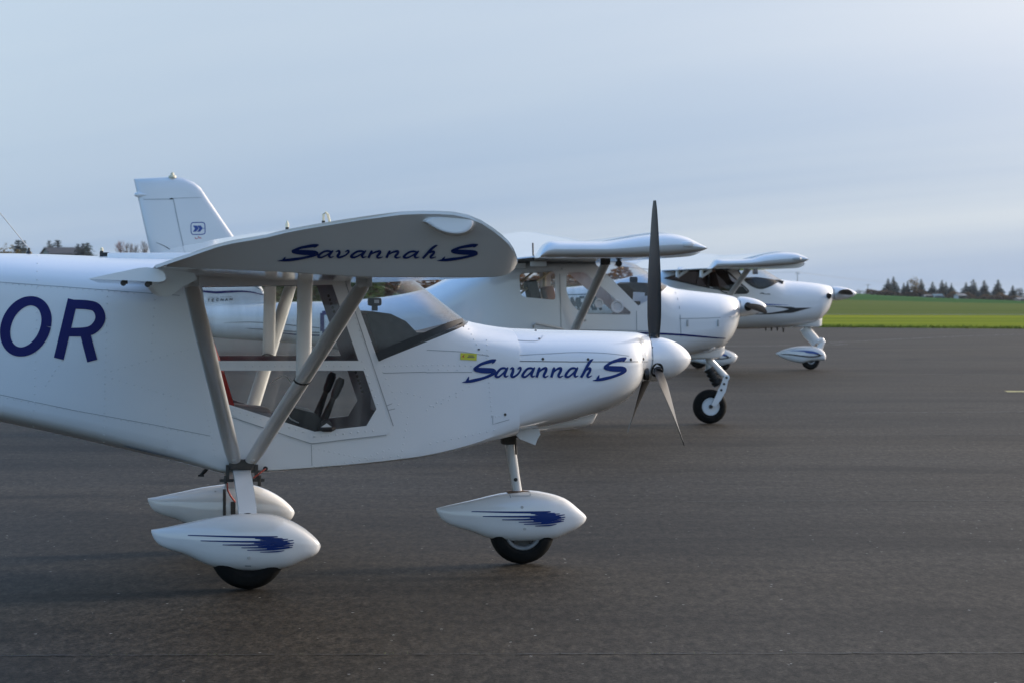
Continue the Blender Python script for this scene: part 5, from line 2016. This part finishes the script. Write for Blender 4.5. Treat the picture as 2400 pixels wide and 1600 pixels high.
# nose leg
bm = bmesh.new()
tube(bm, [D.at(*zd(1680, 905), 0), D.at(*zd(1720, 970), 0), D.at(*zd(1800, 1055), 0)], [.105, .11, .10], 16, (1, .5), (1, 0, 0))
dleg = obj('nose_leg', finish(bm), 'white', rd)
bm = bmesh.new()
tube(bm, [D.at(*zd(1850, 1020), 0), D.at(*zd(1862, 1045), 0), D.at(*zd(1840, 1100), 0), D.at(*zd(1825, 1140), 0)], [.05, .062, .062, .055], 14, (1, .6), (1, 0, 0))
tube(bm, [D.at(*zd(1800, 1045), 0), D.at(*zd(1855, 1030), 0)], [.06, .05], 12)
obj('wheel_fork', finish(bm), 'white', dleg)
prof2 = [(0, .08), (.12, .4), (.35, .8), (.6, 1), (.85, .92), (.96, .7), (1, .25)]
t_ = [zd(*p) for p in ((1385, 1163), (1450, 1135), (1540, 1108), (1640, 1094), (1740, 1093), (1820, 1108), (1870, 1140), (1895, 1185))]
b_l = [zd(*p) for p in ((1385, 1168), (1440, 1205), (1540, 1245), (1650, 1266), (1700, 1252), (1780, 1240), (1880, 1241), (1893, 1220), (1895, 1190))]
pb = pod(D, t_, b_l, 0, .13, prof2, 2.6)
pbv = bvh_of(pb)
pf = obj('wheel_fairing', pb, 'white', rd, 60)
zn = zone(1560, 780, 5.88)


def swoosh(bvh, dx, dy, parent):
    bm_ = bmesh.new()
    for i, s in enumerate((((1590, 288, 5), (1700, 292, 16), (1850, 312, 18), (1980, 325, 18), (2070, 322, 16), (2130, 310, 14), (2168, 302, 4)), ((2040, 280, 3), (2085, 290, 14), (2130, 300, 24)))):
        D.ribbon(bm_, bvh, [zn(x + dx, y + dy) + (w / 5.88,) for x, y, w in s], .005 + .0006 * i, 4)
    obj('swoosh_stripe', bm_, 'black', parent)
    bm_ = bmesh.new()
    D.ribbon(bm_, bvh, [zn(x + dx, y + dy) + (w / 5.88,) for x, y, w in ((1720, 246, 3), (1880, 245, 14), (1960, 258, 34), (2030, 266, 34), (2110, 280, 14))], .0068, 4)
    obj('swoosh_stripe', bm_, 'bluel', parent)


swoosh(pbv, 0, 0, pf)
nw = D.at(1899.5, 845, 0)
wheel(rd, (nw.x, 0, .178), .178, .07, .07, disc='dark')
# main gear
mt_ = [(1612, 836), (1640, 826), (1665, 820), (1692, 816.5), (1710, 821), (1723, 828), (1728.5, 834)]
mb_ = [(1612, 838), (1640, 850), (1665, 855), (1690, 856), (1710, 853), (1723, 846), (1728.5, 836)]
mp_ = pod(D, mt_, mb_, -1.0, .13, [(0, .05), (.2, .45), (.5, 1), (.8, .9), (.95, .5), (1, .1)], 2.4)
mbv = bvh_of(mp_)
far_m = mp_.copy()
for v in far_m.verts:
    v.co.y *= -1
bmesh.ops.reverse_faces(far_m, faces=far_m.faces)
mf = obj('wheel_fairing', mp_, 'white', rd, 60)
swoosh(mbv, -1262, 28, mf)
obj('wheel_fairing', far_m, 'white', rd, 60)
mx_ = D.at(1690, 855, -1.0).x
for s in (-1, 1):
    wheel(rd, (mx_, s * 1.0, .185), .185, .075, .07, disc='dark')
    bm = bmesh.new()
    tube(bm, [(mx_, s * .4, .80), (mx_, s * .75, .58), (mx_, s * .98, .34)], [.06, .055, .05], 10, (1, .4), (1, 0, 0))
    obj('gear_leg', finish(bm), 'white', rd)


# ================================================================== BACKGROUND
def bark(name, c):
    return tex_mat(name, tuple(v * .7 for v in c), c, 3, .9)


M['trunk'] = bark('tree_bark', (.05, .04, .032))
FOL = {}


def foliage(name, c1, c2, scale=.6):
    m = FOL[name] = tex_mat(name, c1, c2, scale, 0.85, p0=.35, p1=.65, spec=.1)
    # thin leaves let part of the light through
    t = m.node_tree
    b = t.nodes['Principled BSDF']
    tr = t.nodes.new('ShaderNodeBsdfTranslucent')
    t.links.new(b.inputs['Base Color'].links[0].from_socket, tr.inputs[0])
    ad = t.nodes.new('ShaderNodeAddShader')
    t.links.new(b.outputs[0], ad.inputs[0])
    t.links.new(tr.outputs[0], ad.inputs[1])
    t.links.new(ad.outputs[0], t.nodes['Material Output'].inputs[0])
    return FOL[name]


foliage('spruce_needles', (.028, .046, .045), (.050, .070, .068))
foliage('dark_needles', (.022, .037, .038), (.040, .058, .056))
foliage('autumn_leaves', (.085, .060, .016), (.14, .10, .03))
foliage('brown_leaves', (.07, .036, .018), (.13, .065, .03))
foliage('hedge_leaves', (.045, .033, .02), (.075, .052, .03))
foliage('green_leaves', (.03, .05, .014), (.06, .085, .025))
foliage('red_twigs', (.16, .075, .06), (.22, .12, .10))
foliage('grey_twigs', (.14, .12, .11), (.20, .17, .16))


def leaf(bm, c, s, rnd, droop=0.0, d=None):
    a, b = rnd.uniform(0, 6.28), rnd.uniform(-.7, .7)
    u = Vector((math.cos(a), math.sin(a), -droop)) if d is None else d
    v = Vector((-math.sin(a) * math.cos(b), math.cos(a) * math.cos(b), math.sin(b)))
    bm.faces.new([bm.verts.new(c + u * x * s + v * y * s) for x, y in ((-.5, -.35), (.5, -.25), (.6, .3), (-.4, .4))])


def conifer(seed, ratio=.30, base=.04, n=20, lop=0.0):
    """unit-high conifer: trunk mesh and crown mesh"""
    rnd = random.Random(seed)
    tb = bmesh.new()
    tube(tb, [(0, 0, 0), (0, 0, .5), (0, 0, .98)], [.022, .014, .003], 6)
    cb = bmesh.new()
    for i in range(n):
        t = i / (n - 1)
        z = base + (1 - base) * t
        rad = ratio * (1 - t) ** .80 * rnd.uniform(.72, 1.18) + .008
        k = max(5, int(16 * (1 - t) + 5))
        for j in range(k):
            a = 6.283 * j / k + rnd.uniform(-.4, .4)
            rr = rad * rnd.uniform(.65, 1.15) * (1 + lop * math.cos(a))
            d = Vector((math.cos(a), math.sin(a), 0))
            m = max(2, int(rr / .030))
            for q in range(m):
                f = (q + .6) / m
                c = d * rr * f + Vector((0, 0, z - rr * f * f * .38 + rnd.uniform(-.012, .012)))
                leaf(cb, c, .084 * rnd.uniform(.7, 1.3) * (1.1 - .55 * t), rnd, .35)
    for q in range(3):
        leaf(cb, Vector((0, 0, .96 + .014 * q)), .022, rnd, -1.5)
    return tb, cb


def broadleaf(seed, wide=.36, n=520, low=.12, lump=9):
    rnd = random.Random(seed)
    tb = bmesh.new()
    tube(tb, [(0, 0, 0), (.01, 0, .3), (0, 0, .7)], [.028, .02, .006], 6)
    lumps = []
    for _ in range(lump):
        a, r, z = rnd.uniform(0, 6.28), rnd.uniform(0, wide * .62), rnd.uniform(low + .18, .86)
        lumps.append((Vector((r * math.cos(a), r * math.sin(a), z)), rnd.uniform(.12, .22)))
        tube(tb, [(0, 0, max(.15, z * .5)), tuple(lumps[-1][0])], [.010, .003], 4)
    cb = bmesh.new()
    for _ in range(n):
        c, s = rnd.choice(lumps)
        v = Vector((rnd.gauss(0, 1), rnd.gauss(0, 1), rnd.gauss(0, 1))).normalized() * s * rnd.uniform(.35, 1.05)
        leaf(cb, c + v, .055 * rnd.uniform(.6, 1.3), rnd)
    return tb, cb


def bare(seed, wide=.16):
    rnd = random.Random(seed)
    tb = bmesh.new()
    tube(tb, [(0, 0, 0), (0, 0, .6), (0, 0, 1)], [.018, .012, .003], 5)
    cb = bmesh.new()
    for i in range(46):
        z = rnd.uniform(.18, .92)
        a = rnd.uniform(0, 6.28)
        L_ = wide * rnd.uniform(.5, 1.1) * (1.2 - z)
        p = Vector((0, 0, z))
        q = p + Vector((math.cos(a) * L_, math.sin(a) * L_, L_ * 1.5))
        tube(cb, [p, (p + q) / 2 + Vector((0, 0, -.01)), q], [.007, .005, .002], 3, caps=False)
        for _ in range(3):
            b_ = p + (q - p) * rnd.uniform(.4, .95)
            e = b_ + Vector((rnd.uniform(-.05, .05), rnd.uniform(-.05, .05), rnd.uniform(.03, .09)))
            tube(cb, [b_, e], [.004, .0015], 3, caps=False)
    return tb, cb


PROTO = {}


def tree(name, kind, seed, px, py_top, dist, label, leaves, spread=1.0, group=None, sink=0.0, **kw):
    """tree at a distance; px, py_top say which way and how tall it stands"""
    key = (kind, seed, leaves, tuple(sorted(kw.items())))
    x = (px - CX) * dist / FOC
    z0 = terr(x, dist) - sink
    top = EYE - (py_top - HY) * dist / FOC
    h = top - z0
    r = empty(name, (x, dist, z0), random.uniform(0, 6.28))
    if key not in PROTO:
        tb, cb = dict(conifer=conifer, broadleaf=broadleaf, bare=bare)[kind](seed, **kw)
        t_ = obj('trunk', tb, 'trunk', r)
        c_ = obj('crown', cb, FOL[leaves], r, smooth=False)
        PROTO[key] = (t_, c_)
    else:
        for o in PROTO[key]:
            c = o.copy()
            COL.objects.link(c)
            c.parent = r
    r.scale = (h * spread, h * spread, h)
    return tag(r, label, 'tree', group)


FAR = 760
zr = zone(1900, 620, 4.704)
G = 'trees along the far field edge'
spec_ = [
    ('spruce_tree', 'conifer', 1, (853, 160), 'broad dark spruce leftmost of the two tallest at the left end of the tree line', 'spruce_needles', 1.25),
    ('spruce_tree', 'conifer', 2, (914, 140), 'tall pointed spruce leaning on the broad dark one at the left of the tree line', 'spruce_needles', 1.1),
    ('spruce_tree', 'conifer', 3, (1027, 205), 'small dark spruce just left of the golden autumn tree', 'dark_needles', .95),
    ('spruce_tree', 'conifer', 4, (1068, 188), 'narrow dark spruce touching the left side of the golden autumn tree', 'dark_needles', .8),
    ('autumn_tree', 'broadleaf', 5, (1150, 142), 'round golden brown autumn tree among the dark spruces', 'autumn_leaves', 1.0),
    ('spruce_tree', 'conifer', 6, (1220, 165), 'dark spruce touching the right side of the golden autumn tree', 'dark_needles', 1.0),
    ('spruce_tree', 'conifer', 7, (1345, 196), 'thin young spruce standing alone behind the grey shed', 'spruce_needles', 1.2),
    ('spruce_tree', 'conifer', 8, (1448, 175), 'tall dark spruce behind the teal roof, left of its pair', 'dark_needles', 1.0),
    ('spruce_tree', 'conifer', 3, (1492, 198), 'dark spruce close on the right of the tall one behind the teal roof', 'dark_needles', .9),
    ('spruce_tree', 'conifer', 1, (1552, 210), 'lower pointed spruce between the teal roof and the white house', 'spruce_needles', 1.1),
    ('spruce_tree', 'conifer', 2, (1714, 203), 'broad dark spruce behind the white house', 'spruce_needles', 1.25),
    ('pine_tree', 'conifer', 9, (1795, 172), 'crooked tall pine with a lopsided crown right of the white house', 'spruce_needles', 1.35),
    ('spruce_tree', 'conifer', 6, (1915, 180), 'slender spruce with a sharp tip right of the crooked pine', 'dark_needles', 1.15),
    ('spruce_tree', 'conifer', 8, (2066, 172), 'large regular spruce standing free near the right edge of the tree line', 'dark_needles', 1.2),
    ('spruce_tree', 'conifer', 4, (2228, 238), 'small dark spruce left of the pink house at the right edge', 'dark_needles', 1.2),
    ('round_tree', 'broadleaf', 11, (2305, 252), 'dark rounded tree behind the pink house at the right edge', 'dark_needles', 1.1),
]
for nm, kd, sd_, p, lab, lv, wd in spec_:
    px_, py_ = zr(*p)
    kw = dict(lop=.5, ratio=.30) if nm == 'pine_tree' else (dict(ratio=.30) if kd == 'conifer' else dict(wide=.42, low=.02, n=1100, lump=14))
    tree(nm, kd, sd_, px_, py_, FAR + random.uniform(-8, 25), lab, lv, wd * (1.5 if kd == 'conifer' else 1.15), G, 0.3, **kw)
# far bushes at the left end of the tree line
for i, (p, lab, wd) in enumerate((((490, 283), 'low blue-green bush right beside the tip of the farthest propeller spinner', 2.2), ((545, 272), 'middle of the three low bushes on the field edge beyond the farthest propeller', 2.0), ((600, 285), 'low bush at the foot of the thin mast on the field edge', 2.2))):
    px_, py_ = zr(*p)
    tree('bush', 'broadleaf', 11, px_, py_, 1150, lab, 'spruce_needles', wd, 'bushes on the field edge', .3, wide=.38, low=.02)


def hedge(name, pts, dist, leaves, label, n, hfun, seed, depth=8, size=(.3, .65)):
    rnd = random.Random(seed)
    bm_ = bmesh.new()
    for _ in range(n):
        px_ = rnd.uniform(*pts)
        y = dist + rnd.uniform(0, depth)
        x = (px_ - CX) * y / FOC
        h = hfun(px_) * rnd.uniform(0, 1) ** .7
        leaf(bm_, Vector((x, y, terr(x, y) + h)), rnd.uniform(*size), rnd)
    o = obj(name, bm_, FOL[leaves], smooth=False)
    return tag(o, label, 'hedge', None, 'stuff')


wob = lambda p: .5 + .25 * math.sin(p * .05) + .25 * math.sin(p * .13 + 1)
hedge('hedge', (2030, 2140), FAR - 10, 'hedge_leaves', 'low brown hedge under the spruces at the left of the tree line', 2600, lambda p: .9 + .7 * wob(p), 1)
hedge('hedge', (2140, 2420), FAR - 10, 'hedge_leaves', 'brown scrub along the foot of the right-hand tree line', 5200, lambda p: .7 + 1.5 * wob(p * 1.3), 2)
hedge('autumn_hedge', (560, 1480), 330, 'brown_leaves', 'rust coloured belt of autumn trees seen through the cabin windows', 9500, lambda p: 2.6 + 2.3 * wob(p * .8), 3, 14, (.3, .8))
hedge('green_bank', (560, 900), 310, 'green_leaves', 'olive green bank of bushes seen through the nearest cabin', 2600, lambda p: 2.6 + 1.2 * wob(p), 4, 10, (.3, .7))


# houses at the tree line and beside the apron
def house(name, px0, px1, py_eave, py_ridge, dist, depth, wall, roof, label, gable_front=False, chim=False):
    x0_, x1_ = (px0 - CX) * dist / FOC, (px1 - CX) * dist / FOC
    ze, zr_ = EYE - (py_eave - HY) * dist / FOC, EYE - (py_ridge - HY) * dist / FOC
    zg = terr((x0_ + x1_) / 2, dist) - .3
    r = empty(name, ((x0_ + x1_) / 2, dist, zg))
    w, d = (x1_ - x0_) / 2, depth / 2
    e, g = ze - zg, zr_ - zg
    bm_ = bmesh.new()
    if gable_front:
        q = [(-w, 0), (w, 0), (w, e), (0, g), (-w, e)]
        loft([[Vector((x, -d, z)) for x, z in q], [Vector((x, d, z)) for x, z in q]], bm=bm_)
    else:
        q = [(-d, 0), (d, 0), (d, e), (0, g), (-d, e)]
        loft([[Vector((-w, y, z)) for y, z in q], [Vector((w, y, z)) for y, z in q]], bm=bm_)
    obj('wall', finish(bm_), wall, r, smooth=False)
    bm_ = bmesh.new()
    o, t = .22, .16
    if gable_front:
        s_ = (g - e) / w
        q = [(-w - o, e - o * s_ + .03), (0, g + .03), (w + o, e - o * s_ + .03), (w + o, e - o * s_ + t), (0, g + t + .05), (-w - o, e - o * s_ + t)]
        loft([[Vector((x, -d - o, z)) for x, z in q], [Vector((x, d + o, z)) for x, z in q]], bm=bm_)
    else:
        s_ = (g - e) / d
        q = [(-d - o, e - o * s_ + .03), (0, g + .03), (d + o, e - o * s_ + .03), (d + o, e - o * s_ + t), (0, g + t + .05), (-d - o, e - o * s_ + t)]
        loft([[Vector((-w - o, y, z)) for y, z in q], [Vector((w + o, y, z)) for y, z in q]], bm=bm_)
    rf = obj('roof', finish(bm_), roof, r, smooth=False)
    if chim:
        bm_ = bmesh.new()
        box(bm_, (w * .3, 0, g + .3), (.6, .6, 1.2))
        obj('chimney', bm_, M['brick'], rf, smooth=False)
    for k in (-.5, .1, .6):
        if gable_front and abs(k) > .3:
            continue
        bm_ = bmesh.new()
        box(bm_, (w * k, -d - .02, e * .5), (1.1, .06, 1.2))
        obj('window', bm_, 'dark', r, smooth=False)
    return tag(r, label, 'house')


M['brick'] = tex_mat('chimney_brick', (.18, .07, .05), (.25, .11, .08), 4, .9)
M['beige'] = tex_mat('beige_render', (.30, .28, .24), (.36, .34, .3), .8, .9)
M['whitew'] = tex_mat('white_render', (.52, .53, .54), (.6, .61, .61), .8, .9)
M['pinkw'] = tex_mat('pink_render', (.42, .27, .22), (.48, .32, .27), .8, .9)
M['tealr'] = tex_mat('teal_roof', (.05, .12, .15), (.07, .15, .18), 1.5, .7)
M['slate'] = tex_mat('dark_slate_roof', (.030, .031, .033), (.05, .05, .052), 1.5, .75)
M['greyr'] = tex_mat('grey_roof', (.16, .15, .14), (.2, .19, .18), 1.5, .8)
H_ = lambda X, Y: zr(X, Y)
house('shed', H_(1250, 0)[0], H_(1322, 0)[0], H_(0, 358)[1], H_(0, 343)[1], FAR - 22, 7, M['beige'], M['greyr'], 'low grey shed on the field edge left of the teal roof')
house('house', H_(1345, 0)[0], H_(1442, 0)[0], H_(0, 362)[1], H_(0, 334)[1], FAR - 20, 8, M['whitew'], M['tealr'], 'low house with a teal roof on the field edge')
house('house', H_(1605, 0)[0], H_(1690, 0)[0], H_(0, 350)[1], H_(0, 330)[1], FAR - 20, 8, M['whitew'], M['greyr'], 'small white house on the field edge under a broad spruce')
house('house', H_(2268, 0)[0], H_(2420, 0)[0], H_(0, 390)[1], H_(0, 373)[1], FAR - 24, 8, M['pinkw'], M['greyr'], 'pink walled house at the right edge of the tree line')
zl_ = zone(0, 480, 5.88)
LFT = 700
# gabled house beyond the tail
hx0, hx1 = zl_(525, 0)[0], zl_(745, 0)[0]
rt = empty('house', ((hx0 + hx1) / 2 * 0 + ((hx0 + hx1) / 2 - CX) * LFT / FOC, LFT, terr(-128, LFT) - .2), R(-14))
wv = (hx1 - hx0) / 2 * LFT / FOC / .41
ev, gv = EYE - (zl_(0, 684)[1] - HY) * LFT / FOC - (terr(-128, LFT) - .2), EYE - (zl_(0, 600)[1] - HY) * LFT / FOC - (terr(-128, LFT) - .2)
ln_ = 9.5
rotq = Matrix.Rotation(R(62), 3, 'Z')
bm = bmesh.new()
q = [(-wv, 0), (wv, 0), (wv, ev), (0, gv), (-wv, ev)]
loft([[Vector((0, x, z)) for x, z in q], [Vector((ln_, x, z)) for x, z in q]], bm=bm)
rt.rotation_euler = (0, 0, R(24))
obj('wall', finish(bm), M['beige'], rt, smooth=False)
bm = bmesh.new()
o, t = .4, .22
s_ = (gv - ev) / wv
q = [(-wv - o, ev - o * s_ + .03), (0, gv + .03), (wv + o, ev - o * s_ + .03), (wv + o, ev - o * s_ + t), (0, gv + t + .05), (-wv - o, ev - o * s_ + t)]
loft([[Vector((-.5, x, z)) for x, z in q], [Vector((ln_ + .5, x, z)) for x, z in q]], bm=bm)
obj('roof', finish(bm), M['slate'], rt, smooth=False)
bm = bmesh.new()
box(bm, (-.03, 0, ev * .72), (.06, 1.0, 1.2))
obj('window', bm, 'dark', rt, smooth=False)
tag(rt, 'grey house with a pale gable and dark slate roof beyond the nearest tail', 'house')
GL = 'trees beyond the nearest fuselage'
for nm, kd, sd_, p, dist, lab, lv, wd, kw in (
        ('spruce_tree', 'conifer', 2, (250, 508), 690, 'dark spruce at the far left, left half of a pair', 'dark_needles', 2.28, dict(ratio=.30)),
        ('spruce_tree', 'conifer', 8, (322, 505), 694, 'dark spruce right half of the pair at the far left, behind the antenna foot', 'dark_needles', 1.90, dict(ratio=.30)),
        ('autumn_tree', 'broadleaf', 5, (140, 560), 684, 'pale yellow-green tree at the left picture edge beside the spruce pair', 'autumn_leaves', 1.2, dict(wide=.42, low=.02, n=1100, lump=14)),
        ('spruce_tree', 'conifer', 4, (680, 508), 740, 'slim spruce tip showing above the gable of the slate-roofed house', 'dark_needles', 1.71, dict(ratio=.30)),
        ('pine_tree', 'conifer', 9, (795, 498), 745, 'lopsided pine top above the middle of the slate roof', 'dark_needles', 2.47, dict(lop=.5, ratio=.28)),
        ('spruce_tree', 'conifer', 3, (1078, 552), 690, 'thin dark spruce at the right end of the slate roof', 'dark_needles', 1.71, dict(ratio=.30)),
        ('spruce_tree', 'conifer', 1, (1150, 548), 686, 'broad dark spruce right of the slate-roofed house', 'dark_needles', 2.09, dict(ratio=.30)),
        ('spruce_tree', 'conifer', 6, (1208, 540), 692, 'rightmost dark spruce beside the slate-roofed house', 'dark_needles', 2.09, dict(ratio=.30)),
        ('bare_tree', 'bare', 21, (1663, 510), 920, 'reddish bare poplar left of the tail fin', 'red_twigs', 1.3, dict(wide=.22)),
        ('bare_tree', 'bare', 22, (1742, 545), 922, 'pale bare poplar second from the reddish one', 'grey_twigs', 1.1, dict(wide=.22)),
        ('bare_tree', 'bare', 23, (1805, 552), 924, 'thin bare poplar in the middle of the row by the tail fin', 'grey_twigs', 1.0, dict(wide=.22)),
        ('bare_tree', 'bare', 21, (1872, 560), 921, 'short bare poplar fourth in the row by the tail fin', 'grey_twigs', 1.1, dict(wide=.22)),
        ('bare_tree', 'bare', 22, (1990, 515), 923, 'tall bare poplar nearest to the trailing edge of the tail fin', 'grey_twigs', 1.3, dict(wide=.22))):
    px_, py_ = zl_(*p)
    tree(nm, kd, sd_, px_, py_, dist, lab, lv, wd, GL if kd != 'bare' else 'bare poplars by the tail fin', .2, **kw)

# power line behind the farthest aircraft and a thin mast
M['pole'] = tex_mat('weathered_pole', (.30, .30, .31), (.38, .38, .39), 2, .9)
wires = []
for px_, py_, dist, lab in ((1869, 638, 520, 'utility pole rising behind the nose of the farthest aircraft'), (1500, 600, 520, None), (2034, 666, 900, 'thin mast on the field edge beyond the farthest propeller')):
    if lab is None:
        continue
    x = (px_ - CX) * dist / FOC
    zg = terr(x, dist)
    top = EYE - (py_ - HY) * dist / FOC
    r = empty('utility_pole' if dist < 800 else 'mast', (x, dist, zg))
    bm = bmesh.new()
    tube(bm, [(0, 0, -.3), (0, 0, top - zg)], [.10, .07] if dist < 800 else [.16, .11], 8)
    obj('pole', finish(bm), 'pole', r)
    bm = bmesh.new()
    box(bm, (0, 0, top - zg - .35), (.9 if dist < 800 else 2.4, .08, .09))
    obj('crossarm', bm, 'pole', r, smooth=False)
    bm = bmesh.new()
    for k in (-.35, 0, .35):
        lathe(bm, [(0, .04), (.07, .05), (.14, .03)], (k, 0, top - zg - .28), 'z', 8)
    pieces('insulator', finish(bm), 'dark', r)
    tag(r, lab, 'pole')
x = (1869 - CX) * 520 / FOC
for k, lab in ((-.3, 'left-hand overhead power cable sagging across the sky'), (.3, 'right-hand overhead power cable sagging across the sky')):
    bm = bmesh.new()
    a, b = Vector((x + k, 520, EYE + (HY - 641) * 520 / FOC + .3)), Vector((x + 60 + k, 640, EYE + (HY - 664) * 640 / FOC + k))
    tube(bm, [a + (b - a) * t - Vector((0, 0, 1.1 * 4 * t * (1 - t))) for t in (i / 16 for i in range(17))], .013, 4)
    a2 = Vector((x - 130 + k, 470, EYE + (HY - 632) * 470 / FOC))
    tube(bm, [a2 + (a - a2) * t - Vector((0, 0, 1.1 * 4 * t * (1 - t))) for t in (i / 16 for i in range(17))], .013, 4)
    tag(obj('power_cable', finish(bm), 'pole'), lab, 'cable')

# thin autumn haze over the fields
hz_m = bpy.data.materials.new('haze_air')
hz_m.use_nodes = True
t = hz_m.node_tree
t.nodes.clear()
o_ = t.nodes.new('ShaderNodeOutputMaterial')
v_ = t.nodes.new('ShaderNodeVolumePrincipled')
v_.inputs['Color'].default_value = (0.86, 0.92, 1.0, 1)
v_.inputs['Density'].default_value = 0.00007
v_.inputs['Anisotropy'].default_value = 0.3
t.links.new(v_.outputs[0], o_.inputs['Volume'])
bm = bmesh.new()
box(bm, (0, 1300, 11.5), (3400, 2800, 30))
tag(obj('haze', bm, hz_m, smooth=False), kind='stuff')
